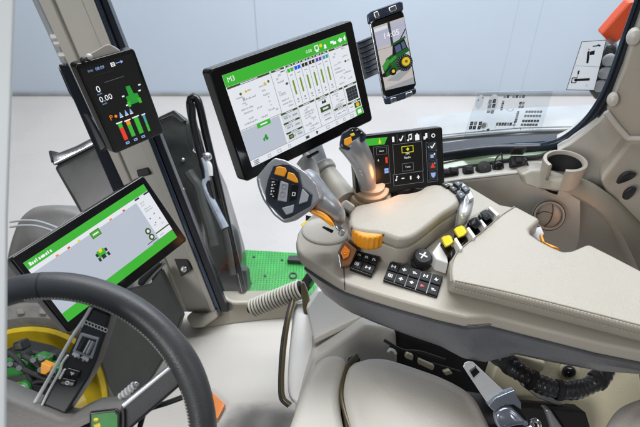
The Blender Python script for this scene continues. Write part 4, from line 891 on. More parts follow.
# seam line, highlight on the edge modelled as a chrome chip
mb = MB(); mb.tube(spline([H(466, 326, .684), H(473, 327, .684), H(482, 326, .684), H(490, 325, .684)], 16), .0016, M['chrome'], 8); mb.build('highlight_chip', t)
mb = MB(); mb.tube([H(343.5, 265, CZ + .0005), H(344.5, 283, CZ), H(345, 290, CZ - .018)], .0008, M['dark'], 6); mb.build('shell_seam', t)
# big leather pad
PZ = .745
pad = [(514.7, 204.7), (541, 218.6), (536, 223.5), (529.5, 229.3), (531, 233.5), (540.5, 240), (552, 246), (562.9, 250.6), (571.5, 250), (580, 246.5), (588.7, 242.8), (612, 254.5), (640, 269), (700, 300), (720, 348), (640, 329), (560, 308.5), (500, 293.5), (456, 283), (451, 281), (449.5, 271), (450.5, 261), (457, 249), (480, 231), (500, 214)]
pp = HS(pad, PZ)
fr_ = {(720, 348): (720, 363), (640, 329): (640, 343), (560, 308.5): (560, 322), (500, 293.5): (500, 306), (456, 283): (452.5, 294), (451, 281): (446.5, 291), (449.5, 271): (446.5, 276), (450.5, 261): (447.5, 265)}
pb = [H(*fr_[q], CZ + .003) if q in fr_ else p + V((0, 0, -.042)) for q, p in zip(pad, pp)]
mb = MB(); mb.frustum(pp, pb, M['leather']); padob = mb.build('armrest_pad', t, bevel=.008, seg=6, angle=40)
mb = MB(); inner = [(464, 274), (500, 282.5), (560, 297), (640, 316), (700, 330)]
st = spline([H(x, y, PZ + .0012) for x, y in [(454, 282), (500, 291.8), (560, 306.5), (640, 327), (715, 346)]], 150)
for k in range(0, len(st) - 1, 2): mb.tube([st[k], st[k].lerp(st[k + 1], .9)], .0011, M['stitchd'], 6)
st2 = spline([H(x, y, PZ - .012) for x, y in [(453, 287), (500, 298), (560, 313), (640, 333.5), (715, 353)]], 150)
for k in range(0, len(st2) - 1, 2): mb.tube([st2[k] - V((0, .002, 0)), st2[k].lerp(st2[k + 1], .9) - V((0, .002, 0))], .0009, M['stitchd'], 6)
mb.build('stitching', padob)['kind'] = 'stuff'
mb = MB(); mb.tube(spline([H(x, y, PZ + .0004) for x, y in [(455, 280.5), (500, 290), (560, 304.5), (640, 325), (715, 344)]], 60), .0012, M['beige_dk'], 6)
mb.tube(spline([H(x, y, PZ + .0004) for x, y in [(451, 281.5), (450.8, 271), (452.5, 261), (458.5, 250.5), (481, 232.5), (501, 215.5), (514.5, 206.5)]], 40), .0012, M['beige_dk'], 6); mb.build('pad_seam', padob)
# palm rest
ZP = .768
pr = [(350.5, 211), (356, 204.8), (370, 201.5), (386, 197.6), (398, 193), (409.6, 191.7), (419, 189.4), (427, 184.8), (437.7, 183.5), (449.4, 187.5), (457.6, 195), (459, 202), (442, 214), (423.7, 228.5), (411, 236.5), (400, 238.5), (391, 236), (383, 233.2), (366, 231), (353.4, 228), (349, 221)]
ph = HS(pr, ZP)
mb = MB(); mb.cushion(ph, ZU, .026, .009, M['leather'], dome=.004, N=160); pal = mb.build('palm_rest', t)
mb = MB(); mb.cushion([p + V((0, -.001, -.0255)) for p in ph], ZU, .044, .003, M['beige'], N=160); mb.build('palm_base', t)
mb = MB(); mb.cushion([p + V((0, 0, -.0245)) for p in ph], ZU, .002, .0005, M['beige_dk'], N=160); mb.build('base_seam', pal)
# thumb wheel
a, b = H(352.5, 233.5, .748), H(382.8, 240, .748); ax = (b - a).normalized(); inw = ZU.cross(ax); mid = (a + b) / 2 + inw * .0135; nn = 132
prof = [(.6, -.0155), (.93, -.0155), (.985, -.013), (1, -.007), (1, .007), (.985, .013), (.93, .0155), (.6, .0155)]
rows = [[mid + (ax * math.cos(q_) + inw * math.sin(q_)) * (.0335 * r_ * (1 if r_ < .95 else 1 + .022 * math.cos(q_ * 22))) + ZU * h_ for q_ in [2 * math.pi * k / nn for k in range(nn)]] for r_, h_ in prof]
mb = MB(); mb.loft(rows, M['orange'], True, True); mb.build('thumb_wheel', t, angle=60)
for e, s_ in ((a, -1), (b, 1)):
    mb = MB(); mb.box(e + ax * s_ * .0005 + inw * .008, ax * .0022, inw * .012, ZU * .0175, M['brown']); mb.build('wheel_cheek', t, bevel=.001)
# key pads
kp = Plane(H(400, 280, CZ + .004), V((0, -.10, 1)))
def keypad(q, cols, rows_, fills, sym):
    k = MB(); k.prism(kp.pts(q, .003), -kp.n * .012, M['black']); kb = k.build('key_pad', con, bevel=.0018)
    A, B, C, D = kp.pts(q, .0035)
    def at(u, v, h=0): return A.lerp(B, u).lerp(D.lerp(C, u), v) + kp.n * h
    for r in range(rows_):
        for c, (u0, u1) in enumerate(cols[r]):
            g = .010; v0, v1 = r / rows_ + .03, (r + 1) / rows_ - .03
            m_ = MB(); m_.prism([at(u0 + g, v0, .0026), at(u1 - g, v0, .0026), at(u1 - g, v1, .0026), at(u0 + g, v1, .0026)], -kp.n * .003, M['keyface'])
            if fills.get((r, c)): pass
            key = m_.build('key', kb, bevel=.0008)
            s_ = MB(); um, vm = (u0 + u1) / 2, (v0 + v1) / 2; w = (u1 - u0) * .23; h = (v1 - v0) * .21
            def qd(a0, b0, a1, b1, m): s_.poly([at(um + a0 * w, vm + b0 * h, .0031), at(um + a1 * w, vm + b0 * h, .0031), at(um + a1 * w, vm + b1 * h, .0031), at(um + a0 * w, vm + b1 * h, .0031)], M[m])
            def tri(pts, m): s_.poly([at(um + a_ * w, vm + b_ * h, .0031) for a_, b_ in pts], M[m])
            kd = sym[r][c]
            if kd == 'f': qd(-.9, -.7, .5, -.25, 'keyink'); qd(-.9, -.2, -.45, .8, 'keyink'); qd(.1, -.1, .9, .5, 'keyink')
            elif kd == 'g': qd(-.9, -.8, -.4, .8, 'keyink'); qd(-.3, -.2, .3, .2, 'keyink'); qd(.4, -.8, .9, .8, 'keyink')
            elif kd == 'b': qd(-.9, -.9, .9, -.55, 'keyink'); qd(-.9, .55, .9, .9, 'keyink'); qd(-.9, -.5, -.6, .5, 'keyink'); qd(.6, -.5, .9, .5, 'keyink'); qd(-.3, -.3, .4, .3, 'keyink')
            elif kd == 'c': qd(-.3, -.9, .3, .9, 'keyink'); qd(-.9, -.3, -.35, .3, 'keyink'); qd(.35, -.3, .9, .3, 'keyink')
            elif kd == 'd': tri([(-.9, 0), (0, -.9), (.9, 0), (0, .9)], 'keyink')
            elif kd == 't': tri([(-.8, -.8), (.9, 0), (-.8, .8)], 'redink')
            elif kd == 'w': tri([(-.9, .6), (-.2, -.9), (.1, .1), (.9, -.5), (.3, .9)], 'keyink')
            elif kd == 'l': qd(-.9, -.5, .2, .0, 'keyink'); qd(-.6, .05, -.2, .7, 'keyink'); qd(.0, .1, .9, .5, 'keyink')
            s_.build('key_symbol', key, solid=1)
keypad([(357.5, 251.8), (379.3, 258.8), (371.8, 276.5), (349.5, 268.3)], [[(0, .333), (.333, .667), (.667, 1)], [(0, .46), (.46, 1)]], 2, {}, [['f', 'f', 'f'], ['b', 'g']])
keypad([(389.8, 263), (443, 277.8), (436.8, 298.6), (383, 280.4)], [[(k / 5, (k + 1) / 5) for k in range(5)]] * 2, 2, {}, [['g', 'c', 'l', 'g', 'w'], ['b', 'c', 'd', 't', 'l']])
# amber switch
mb = MB(); mb.frustum([P(339.5, 250, 1.03), P(345.5, 240.5, 1.035), P(357, 249.5, 1.03), P(350, 265, 1.02), P(341, 267, 1.02)], [P(337.5, 252, 1.09), P(344, 240, 1.09), P(360, 250.5, 1.09), P(349, 270, 1.07), P(341, 270, 1.07)], M['brown']); sw = mb.build('rocker_switch', t, bevel=.002)
mb = MB(); mb.prism(PS([(340.5, 252.5), (345, 245.5), (350.3, 251), (348.5, 257), (343.5, 259.5)], 1.022), FW * .012, M['amber']); mb.build('rocker_cap', sw, bevel=.0015)
mb = MB(); c = P(345, 252.5, 1.0215); mb.tube([c + (RT * math.cos(a_) + UP * math.sin(a_)) * .0024 for a_ in [2 * math.pi * k / 14 for k in range(14)]], .0006, M['orange'], 6, True); mb.build('cap_symbol', sw)
mb = MB(); mb.prism(PS([(338, 254), (340.3, 256.5), (341.5, 266), (340.5, 269)], 1.018), FW * .02, M['steel']); mb.build('side_plate', sw, bevel=.001)
# rotary knob
c0 = H(421, 262.5, CZ + .002); ax = V((.02, -.25, 1)).normalized()
mb = MB(); pts = []
mb.ring(c0, ax, [(.0195, 0), (.0195, .004), (.0165, .006), (.0160, .022), (.0145, .025), (.001, .0255)], M['rubber'], 36)
for k in range(24):
    a_ = 2 * math.pi * k / 24; u = RT; w = ax.cross(u); e = u * math.cos(a_) + w * math.sin(a_); mb.cyl(c0 + e * .0162 + ax * .007, c0 + e * .0156 + ax * .022, .0012, M['dark'], n=6)
kn = mb.build('rotary_knob', t)
mb = MB(); c = c0 + ax * .0258; w = ax.cross(RT)
for a_ in (.9, -.5): mb.poly([c + (RT * math.cos(a_) + w * math.sin(a_)) * x + (w * math.cos(a_) - RT * math.sin(a_)) * y for x, y in ((-.008, -.0012), (.008, -.0018), (.008, .0018), (-.008, .0012))], M['keyink']); c += ax * .0002
mb.build('knob_symbol', kn, solid=1)
# hydraulic paddles
def paddle(q, q2, m, name):
    b_ = MB(); base = HS(q2, .735); b_.prism(base, V((0, 0, -.035)), M['black']); bb = b_.build('paddle_base', con, bevel=.003)
    cx_, cy_ = sum(x for x, y in q) / len(q), sum(y for x, y in q) / len(q); top_ = [H(cx_ + (x - cx_) * .80, cy_ + (y - cy_) * .80, .757 + .0009 * (x - cx_)) for x, y in q]
    b_ = MB(); b_.frustum(top_, [H(cx_ + (x - cx_) * 1.0, cy_ + (y - cy_) * 1.0, .742) for x, y in q], M[m]); b_.build(name, bb, bevel=.0022, seg=4)
paddle([(440.5, 238.5), (443.5, 236), (449.5, 234.8), (452, 237), (454, 242.5), (450, 246), (445.3, 248), (442.5, 243.5)], [(440, 243), (452, 236), (458.5, 243), (452.5, 257.5), (446, 253)], 'yellow', 'yellow_paddle')
paddle([(453, 230), (456.5, 227), (462.5, 225), (465, 227.5), (467.8, 233), (464, 236.5), (458.4, 238.8), (455.5, 234.5)], [(454, 234), (465.5, 227), (472, 236), (461, 247), (457, 241)], 'yellow', 'yellow_paddle')
paddle([(467.5, 221), (472, 218), (477.3, 216), (480, 219), (484, 224.6), (479.5, 228), (475, 230.3), (471, 226)], [(467, 222), (478, 216), (487, 226.5), (474, 237)], 'black', 'black_paddle')
paddle([(479, 213), (482.5, 210.5), (486.5, 209), (490, 212), (494, 216), (490, 219.5), (485.5, 222), (482, 218)], [(478, 214), (487, 208.5), (497, 217), (486, 227)], 'black', 'black_paddle')
for q in ([(454, 238.5), (456.5, 237), (463, 247.5), (460.5, 249.5)], [(466.5, 228), (469, 226.5), (476, 236), (473.5, 238)], [(479, 220.5), (481.5, 219), (487, 225.5), (484.5, 227.5)], [(488, 207), (490.5, 206), (499.5, 214), (497, 216)]):
    mb = MB(); mb.prism(HS(q, .752), V((0, 0, -.04)), M['white']); mb.build('paddle_divider', t, bevel=.0012)
mb = MB(); mb.prism(HS([(432, 252), (440, 241), (447, 252), (448.5, 263), (436, 259)], .73), V((0, 0, -.03)), M['white']); mb.build('paddle_guard', t, bevel=.003)
mb = MB(); mb.prism(HS([(424, 250), (445, 232), (490, 205), (500, 214), (452, 258), (430, 264)], .708), V((0, 0, -.006)), M['beige_dk']); mb.build('paddle_tray', t, bevel=.002)
# silver button cluster at the end of the palm rest
mb = MB(); mb.cushion(HS([(452, 182), (459, 179.5), (466, 182.5), (473, 190), (474.5, 199), (472, 207), (467, 214), (460, 213), (459.5, 203), (458.5, 195), (453.5, 188)], .762), ZU, .034, .010, M['clus'], dome=.003, N=80); cl = mb.build('button_cluster', t)
for q, m in (([(441.5, 183.2), (445.5, 181.8), (451, 185), (447, 187.2)], 'black'), ([(448.5, 186.8), (452.5, 184.8), (458, 188.6), (454, 191.4)], 'black'), ([(453, 182.3), (458.5, 180.3), (463, 183), (458, 186)], 'navy'), ([(456.5, 193), (461.5, 190), (466, 194.5), (460.8, 198.5)], 'navy'), ([(461, 187), (466.5, 184.5), (470.5, 189), (465.5, 192)], 'navy'), ([(467, 194), (471.5, 191.5), (474, 197), (469, 200)], 'clus')):
    mb = MB(); mb.prism(HS(q, .7725), V((0, 0, -.012)), M[m]); b_ = mb.build('cluster_button', cl, bevel=.0015)
    mb = MB(); cc = H(sum(x for x, y in q) / 4, sum(y for x, y in q) / 4, .7729); mb.poly([cc + V(v_) for v_ in ((-.003, -.0005, 0), (.0005, -.0015, 0), (.003, .0008, 0), (-.0005, .0018, 0))], M['keyink']); mb.build('button_print', b_, solid=1)

# ---------------- joystick on the console
jd = .985
def J(x, y, h=0.0): return P(x, y, jd) - FW * h
mb = MB()
headpts = [(275.3, 158), (268.7, 163.5), (256.5, 178), (258.4, 187.5), (263, 199.6), (274.3, 215.5), (284.6, 223.4), (295.9, 220.8), (311, 210.3), (322, 199), (318, 186), (307, 173), (296, 166), (285.6, 160.3)]
mb.prism([J(x, y, .012) for x, y in headpts], FW * .045, M['silver'])
mb.tube(spline([J(298, 184, -.034), J(309, 191, -.030), J(320, 199, -.027), J(330, 207, -.028), J(336.5, 214, -.038), J(340, 221, -.055)], 30), [.036] * 6 + [.034, .0325, .031, .0295, .028, .0265, .0255, .0245, .0235, .0225, .022, .0215, .021, .0205, .020, .0195, .019, .0185, .018, .017, .016, .015, .014, .014, .014][:25], M['silver'], 20)
grip = mb.build('joystick', con, remesh=.0018, smooth=34)
mb = MB(); fc = [(274.3, 166.3), (283, 164.4), (290.3, 165), (299, 172.5), (302.4, 186.5), (312.5, 195), (310.5, 206.3), (290.3, 217.6), (284, 219.2), (267, 202.5), (266, 192), (268.7, 180)]
mb.prism([J(x, y, .0165) for x, y in fc], FW * .012, M['navy']); mb.build('face_plate', grip, bevel=.002)
def jbtn(q, m, name, h=.0205, bev=.0016):
    b_ = MB(); b_.prism([J(x, y, h) for x, y in q], FW * .008, M[m]); return b_.build(name, grip, bevel=bev)
jbtn([(277.2, 168), (281, 167.4), (286.4, 168.8), (287.6, 172), (285.2, 177.8), (275.2, 175.2)], 'orange', 'orange_button', .022)
jbtn([(288.8, 172.8), (294.8, 174.6), (298, 179.8), (299, 183.6), (296, 183.4), (287.2, 179.6)], 'orange', 'orange_button', .022)
jbtn([(281.3, 181.2), (289.4, 184), (287.4, 202.4), (278.3, 200.8)], 'greypl', 'centre_rocker')
jbtn([(271.8, 178.8), (279.6, 180.6), (276.6, 200.2), (269.8, 196.4)], 'black', 'button_pad')
jbtn([(291.4, 184.6), (298.4, 185.2), (296.4, 199.6), (289.6, 202.2)], 'black', 'button_pad')
jbtn([(302.6, 188.6), (309.2, 195.4), (308, 201.6), (299, 204.6)], 'greypl', 'thumb_key', .019)
jbtn([(282.2, 208), (294.8, 204.6), (293.6, 212.6), (286.8, 215.2)], 'greypl', 'thumb_key', .019)
mb = MB()
def jq(x0, y0, w, h, m='keyink', z=.0209): mb.poly([J(x0, y0, z), J(x0 + w, y0 + .3, z), J(x0 + w - .4, y0 + h, z), J(x0 - .4, y0 + h, z)], M[m])
for x0, y0, w, h in ((273, 182, 2.6, 1.2), (272.8, 184.4, 1.2, 2.2), (275, 184.6, 1.6, .9), (272.2, 188, 2.8, 1.1), (272, 190.4, 1.1, 2.2), (274.2, 191, 1.5, 1), (271.4, 194, 2.4, 1.1), (273.4, 196, 1.6, 1.1), (293, 192.4, 3.4, .8), (292.8, 195.6, 3.2, .8), (292.8, 193.2, .8, 2.6), (295.4, 193.2, .8, 2.6)): jq(x0, y0, w, h)
mb.build('pad_print', grip, solid=1)
mb = MB()
for c, rr in ((J(285, 186.5, .0212), .004), (J(283.6, 193.8, .0212), .004)):
    mb.tube([c + (RT * math.cos(a_) + UP * math.sin(a_)) * rr for a_ in [2 * math.pi * k / 18 for k in range(18)]], .0005, M['inkgrey'], 5, True)
mb.build('rocker_rings', grip)
mb = MB(); mb.cushion([J(x, y, -.004) for x, y in ((308.5, 210.5), (314, 209), (321, 211), (327, 215), (332, 220.5), (334.5, 226), (331.5, 226.5), (326, 222.5), (319, 217.5), (312, 214))], -FW, .03, .006, M['orange'], dome=.003, N=80); mb.build('yellow_trigger', grip)
# joystick socket on the console nose
mb = MB(); zc = CZ + .001; c = H(327, 231, zc)
mb.ring(c, ZU, [(.050, 0), (.049, .003), (.046, .0045), (.040, .003), (.030, .001), (.001, .001)], M['cream'], 40, ax=RT, el=.8); sk = mb.build('joystick_socket', con)
mb = MB(); mb.prism(PS([(321.5, 227.5), (324, 226), (334, 230.5), (332, 233.5)], 1.045), FW * .02, M['black']); mb.build('socket_slot', sk, bevel=.002)
for q, m in (([(334.5, 226), (340, 222), (344, 228), (338.5, 232)], 'steel'), ([(340.5, 228), (346, 231), (343, 237), (338, 235)], 'silver'), ([(336, 219), (341, 220), (340, 225), (335.5, 224)], 'dark')):
    mb = MB(); mb.prism(PS(q, 1.04), FW * .03, M[m]); mb.build('hinge_link', sk, bevel=.003)
mb = MB(); mb.prism(HS([(300.5, 224.5), (306.5, 220.4), (309.8, 221.6), (303.6, 226.2)], CZ + .0015), V((0, 0, -.001)), M['yellow']); mb.build('yellow_sticker', con)
mb = MB(); mb.prism(PS([(339.5, 209.5), (342.5, 207.5), (350, 213.5), (348.5, 218.5)], 1.05), FW * .04, M['black']); mb.build('side_opening', con, bevel=.002)
mb = MB(); mb.prism(PS([(338, 206), (346, 199), (356, 206), (350.5, 214), (344, 210)], 1.07), FW * .06, M['cream']); mb.build('lever_bracket', con, bevel=.005)

# ---------------- gear lever on the console
c = H(370.5, 193, .745)
mb = MB(); mb.ring(c, V((.02, -.05, 1)), [(.043, -.045), (.043, -.006), (.040, .0), (.034, .001), (.0335, .006), (.036, .007), (.036, .013), (.031, .016), (.027, .016), (.027, .023), (.022, .025), (.001, .025)], M['tan'], 44); gb = mb.build('lever_boot', con)
gd = 1.06
def G(x, y, h=0.0): return P(x, y, gd) - FW * h
mb = MB(); path = spline([G(370.5, 190, -.075), G(369.5, 180, -.06), G(366.5, 168, -.04), G(361.5, 157, -.02), G(354.5, 147, -.004), G(350, 141, .0)], 24)
mb.tube(path, [.0175 + .0105 * (k / (len(path) - 1)) ** 1.2 for k in range(len(path))], M['silver'], 24, flat=.9); gl = mb.build('gear_lever', con)
mb = MB(); mb.prism([G(x, y, .022) for x, y in ((339, 145.5), (341.3, 134.5), (351.5, 128.4), (360, 130.2), (366, 136), (364.8, 141.5), (358, 146.5), (347.8, 152), (341, 149.5))], FW * .035, M['navy']); gh = mb.build('lever_head', gl, bevel=.005, seg=4)
mb = MB(); mb.prism([G(x, y, .026) for x, y in ((343.4, 141), (350.4, 138), (351.6, 144.4), (347, 147.8), (343.6, 146.2))], FW * .008, M['orange']); mb.build('orange_button', gl, bevel=.0015)
mb = MB(); mb.prism([G(x, y, .0245) for x, y in ((352.4, 142.4), (357, 140), (355, 145.5), (349, 149), (348, 147.6))], FW * .006, M['greypl']); mb.build('head_trim', gl, bevel=.001)
for q in ([(348.6, 131.4), (352.4, 129.4), (354.4, 133.4), (350.4, 135.6)], [(353.2, 129.6), (357.2, 129.8), (359.2, 134), (355.2, 134)], [(358, 131), (361.4, 133), (362.6, 137), (358.8, 138)], [(349, 136), (353, 134.5), (354.5, 137), (351, 138.4)]):
    mb = MB(); mb.prism([G(x, y, .025) for x, y in q], FW * .006, M['yellow' if q[0][1] == 136 else 'black']); k_ = mb.build('head_key', gl, bevel=.001)
    if q[0][1] != 136:
        mb = MB(); x, y = sum(p[0] for p in q) / 4, sum(p[1] for p in q) / 4; mb.poly([G(x - .9, y + .5, .0255), G(x + .5, y - .9, .0255), G(x + 1, y + .3, .0255)], M['keyink']); mb.build('key_print', k_, solid=1)
mb = MB()
for x, y in ((355.6, 162.6), (357.4, 165.6), (360.4, 170.6), (362.2, 174)):
    for a_ in (0, 1): p_ = G(x + a_ * .9, y + a_ * .3, .0065 - .02 * (y - 150) / 20); mb.tube([p_ - RT * .0012 + UP * .002, p_ + RT * .0012 - UP * .0012], .0006, M['keyink'], 6)
mb.build('shift_marks', gl)
# cups between boot and display
for x, y in ((403, 187), (418, 185.5)):
    mb = MB(); mb.ring(H(x, y + 3, .735), ZU, [(.020, -.03), (.020, .014), (.0175, .014), (.0165, .0), (.001, .0)], M['rubber'], 24); mb.build('storage_cup', con)

# ================================================================== SIDE WINDOW
WYY = 1.16
def Wn(x, y, dy=0.0): return YP(x, y, WYY + dy)
t = thing('side_window', 'large clear side window in a dark curved seal behind the right displays', 'window', Wn(500, 150))
sealpath = [(656, -40), (640, 6), (629, 37), (619, 66), (609, 92), (597, 113), (583, 129), (565, 142), (545, 148), (520, 149.5), (490, 150), (455, 154), (430, 158)]
mb = MB(); mb.tube(spline([Wn(*p) for p in sealpath], 90), .0145, M['seal'], 14); mb.build('frame_seal', t)
mb = MB(); mb.tube(spline([Wn(x - 4.6, y - 3.4, -.012) for x, y in sealpath[:9]], 70), .004, M['bluemetal'], 10); mb.build('inner_bead', t)
mb = MB(); mb.tube(spline([Wn(x + 4.5, y + 3.5, -.02) for x, y in sealpath[:8]], 70), .006, M['rubber'], 10); mb.build('outer_bead', t)
gp = [(440, 160), (440, -60), (662, -60), (640, 6), (619, 66), (597, 113), (565, 142), (520, 149)]
gp = [(215, 178), (110, -60)] + [(660, -60), (640, 6), (629, 37), (619, 66), (609, 92), (597, 113), (583, 129), (565, 142), (545, 148), (490, 151), (430, 159)]
gp = [(300, 300), (228, 300), (170, 155), (109, -5), (86, -60)] + gp[2:-1] + [(430, 170), (360, 220)]
mb = MB(); mb.prism([Wn(*p, dy=.006) for p in gp], V((0, .004, 0)), M['clear']); mb.build('glass_pane', t)
# dark bottom frame bar, its blue reflections modelled as strips, green tinted ledge
t = thing('window_ledge', 'dark window ledge bar with blue glints and a pale green lower face', 'ledge', Wn(490, 152))
up_ = [(425, 153.5), (450, 149), (480, 145), (510, 143), (540, 141.5), (562, 140), (572, 140)]
lo_ = [(425, 162.5), (450, 157.5), (480, 153.5), (510, 151.5), (540, 150.5), (556, 150), (560, 151)]
mb = MB(); a = [Wn(x, y, .03) for x, y in up_]; b = [Wn(x, y, .015) for x, y in lo_]
mb.loft([[p + V((0, .03, .0)) for p in a], a, b, [p + V((0, .05, -.02)) for p in b]], M['seal']); mb.build('frame_bar', t)
mb = MB()
for (x0, y0), (x1, y1) in (((470, 148.8), (501, 145)), ((514, 144.5), (538, 144)), ((428, 156), (446, 152.6))): mb.tube([Wn(x0, y0, .005), Wn(x1, y1, .005)], .0028, M['bluemetal'], 8)
mb.build('glint_strip', t)
mb = MB(); a = [Wn(x, y, -.012) for x, y in ((440, 163), (460, 159), (485, 155.5), (510, 153), (535, 151.5), (550, 150.5))]; b = [Wn(x, y, -.035) for x, y in ((440, 172), (460, 167.5), (485, 164), (510, 160), (535, 156.5), (550, 154))]
mb.loft([a, b, [p + V((0, .0, -.02)) for p in b]], M['greenglass']); mb.build('green_ledge', t)
mb = MB(); mb.tube(spline([Wn(x, y, -.036) for x, y in ((440, 173), (460, 168.5), (485, 165), (505, 161.5), (522, 158.5), (540, 156.5), (552, 152))], 40), .006, M['rubber'], 10); mb.build('ledge_gasket', t)

# things outside, behind the window
t = thing('rear_fender', 'long pale grey fender rail running outside below the side window', 'fender', YP(510, 145, 1.9))
mb = MB()
a = [YP(x, y, 1.95) for x, y in ((420, 131), (460, 126), (500, 123), (540, 120.5), (600, 118), (640, 117))]; b = [YP(x, y, 1.85) for x, y in ((420, 158), (460, 152), (500, 149), (540, 147), (600, 146), (640, 146))]
mb.loft([[p + V((0, .12, -.01)) for p in a], a, b, [p + V((0, .08, -.06)) for p in b]], M['rail']); mb.build('rail_body', t)
for k in range(5):
    mb = MB(); mb.tube([YP(420, 137 + k * 4.2, 1.915 - .014 * k), YP(520, 128 + k * 4.4, 1.915 - .014 * k), YP(640, 125 + k * 4.4, 1.915 - .014 * k)], .004 if k % 2 else .0025, M['smokelt'] if k % 2 else M['steel'], 6); mb.build('rail_groove', t)
# stickers on the pane
pane = Plane(Wn(500, 100, -.001), V((0, -1, 0)))
def flat(mb, l, m, h=.0): mb.poly(pane.pts(l, h), M[m])
sq = [(581.6, 41.6), (606, 39.8), (594, 90), (566.2, 89.6)]
mb = MB(); mb.prism(pane.pts(sq, .0012), V((0, .001, 0)), M['sticker'])
for k in range(4): mb.tube([pane.at(*sq[k], .0013), pane.at(*sq[(k + 1) % 4], .0013)], .0006, M['ink'], 6)
mb.tube([pane.at(574.6, 65.4, .0013), pane.at(599.4, 66.8, .0013)], .0004, M['inkgrey'], 6)
flat(mb, [(592.6, 45.6), (597.5, 44.8), (597.4, 43.6), (600.8, 45), (598.8, 46.8), (598.7, 45.9), (592.3, 46.6)], 'ink', .0018)
flat(mb, [(587.2, 51.5), (589.2, 50.4), (589, 57), (588, 63), (586, 63), (586.6, 56)], 'ink', .0018); flat(mb, [(589.5, 51.5), (594.6, 50), (594, 54.4), (589.2, 54.8)], 'ink', .0018); flat(mb, [(587.6, 49.6), (588.2, 48.4), (589.6, 48.4), (589.3, 49.8)], 'inkgrey', .0018)
flat(mb, [(577.6, 70.6), (579.6, 70), (578.4, 74.2), (577, 74)], 'ink', .0018); flat(mb, [(577, 74.6), (577.8, 74.6), (577.4, 77.5), (576.6, 77.5)], 'inkgrey', .0018)
flat(mb, [(574, 78.5), (589.6, 77.8), (589.2, 80.2), (574, 81)], 'ink', .0018)
for l in ([(571.6, 77.4), (572.4, 77.2), (571.6, 82.6), (570.8, 82.6)], [(572.2, 77.2), (577, 76.8), (576.8, 77.8), (572, 78.2)], [(571, 82), (576, 82), (575.9, 82.9), (571, 82.9)], [(575.4, 78), (576.4, 78), (576.2, 82), (575.2, 82)]): flat(mb, l, 'ink', .0018)
pu = (pane.at(590, 85) - pane.at(580, 85)).normalized(); mb.text('21', pane.at(586.8, 85.4, .0018), pu, ZU, .006, M['inkgrey'])
o = mb.build('warning_sticker', solid=1); tag(o, 'white safety sticker with two black pictograms on the side window by the pillar', 'sticker')
mb = MB()
foil = [(463, 138), (478, 92), (553, 90), (541, 131), (505, 137)]
def cell(x, y, w, h, m='ink', sl=-.28): flat(mb, [(x - sl * 0, y), (x + w, y - .1), (x + w + sl * h, y + h), (x + sl * h, y + h)], m, .0012)
_cell = cell
def cell(x, y, w, h, m='ink', sl=-.28):
    _cell(x, y, w, h, m, sl)
    if w > 1.9 and h > 1.3 and m != 'sticker':
        flat(mb, [(x + w * .3, y + h * .25), (x + w * .62, y + h * .2), (x + w * .5 - .28 * h * .5, y + h * .75), (x + w * .22 - .28 * h * .5, y + h * .7)], 'sticker', .0016)
def ell(cx, cy, a, b, m, h=.0008): mb.poly([pane.at(cx + a * math.cos(q_) - .25 * b * math.sin(q_), cy + b * math.sin(q_), h) for q_ in [2 * math.pi * k / 24 for k in range(24)]], M[m])
ell(479.4, 102, 3.8, 7.2, 'sticker'); ell(492.5, 103.5, 5.2, 9.5, 'sticker')
cell(478, 99, 1, 2, 'inkgrey'); cell(482, 96.8, 1.6, 1.4, 'inkgrey')
for x, y in ((489.2, 99.6), (493.4, 99), (488.6, 104), (492.8, 103.6)): cell(x, y, 2.8, 3.8, 'ink' if x > 492 else 'inkgrey')
cell(487, 110.6, 3, 2.2, 'inkgrey'); cell(491.4, 110, 2.8, 3.4, 'inkgrey')
for k, (x, y) in enumerate(((504, 95), (507, 95), (512.8, 95), (516, 95), (519.4, 95), (522.6, 95))): cell(x, y, 2.4, 2.8, 'ink' if k % 2 else 'inkgrey')
for k in range(5): cell(502.2 - k * .45, 100.5 + k * 2, 2.2, 1.6, 'ink' if k % 2 else 'inkgrey')
for k in range(4): cell(519.6 + (k % 2) * 2.8 - (k // 2) * .8, 101.6 + (k // 2) * 3.6, 2.4, 2.8, 'inkgrey' if k else 'ink')
for k in range(6): cell(517 - k * .5, 111 + k * 1.9, 2.4, 1.6, 'inkgrey' if k < 4 else 'ink')
for k in range(12): ell(510 + 3.2 * math.cos(math.pi * k / 11), 109 + 2 * math.sin(math.pi * k / 11), .35, .3, 'inkgrey')
for r_, (x, y, n_, m) in enumerate(((525.6, 110.4, 6, 'inkgrey'), (524.4, 114.6, 6, 'inkgrey'), (522.4, 119.6, 6, 'ink'), (521, 123.4, 6, 'ink'))):
    for k in range(n_): cell(x + k * 2.85, y, 2.4, 2.3, 'inkg' if (r_ == 3 and k == 0) else m)
for k in range(6): cell(496.4 + k * 2.7, 122.4, 2.3, 3, 'inkg' if k == 0 else ('ink' if k != 4 else 'inkgrey'))
cell(514, 121, 2, 2.2, 'ink'); cell(512.6, 124, 3, 1.6, 'inkgrey'); cell(520, 128.2, 1.2, 1.2, 'inkgrey'); cell(532, 128.4, 1.2, 1.2, 'sticker'); cell(513.5, 126.4, 1.2, 1.2, 'sticker'); cell(495, 126.4, 1, 1, 'sticker')
for k, x in enumerate((470.6, 474.4, 479.2)): cell(x, 121.4, 3, 3.6, 'ink' if k != 1 else 'inkgrey'); cell(x - 1.1, 125.6, 3, 3.6, 'ink')
ell(484, 125.4, 3.6, 3.6, 'sticker'); ell(483.6, 125.4, 2.4, 2.6, 'inkgrey', .001); cell(486.8, 128.4, 2.8, 2, 'ink')
cell(482, 130, 3, .6, 'inkgrey')
mb.prism(pane.pts(foil, .0004), V((0, .0004, 0)), M['foil'])
o = mb.build('legend_sticker', solid=1); tag(o, 'transparent sticker printed with rows of small button symbols low on the side window', 'sticker')
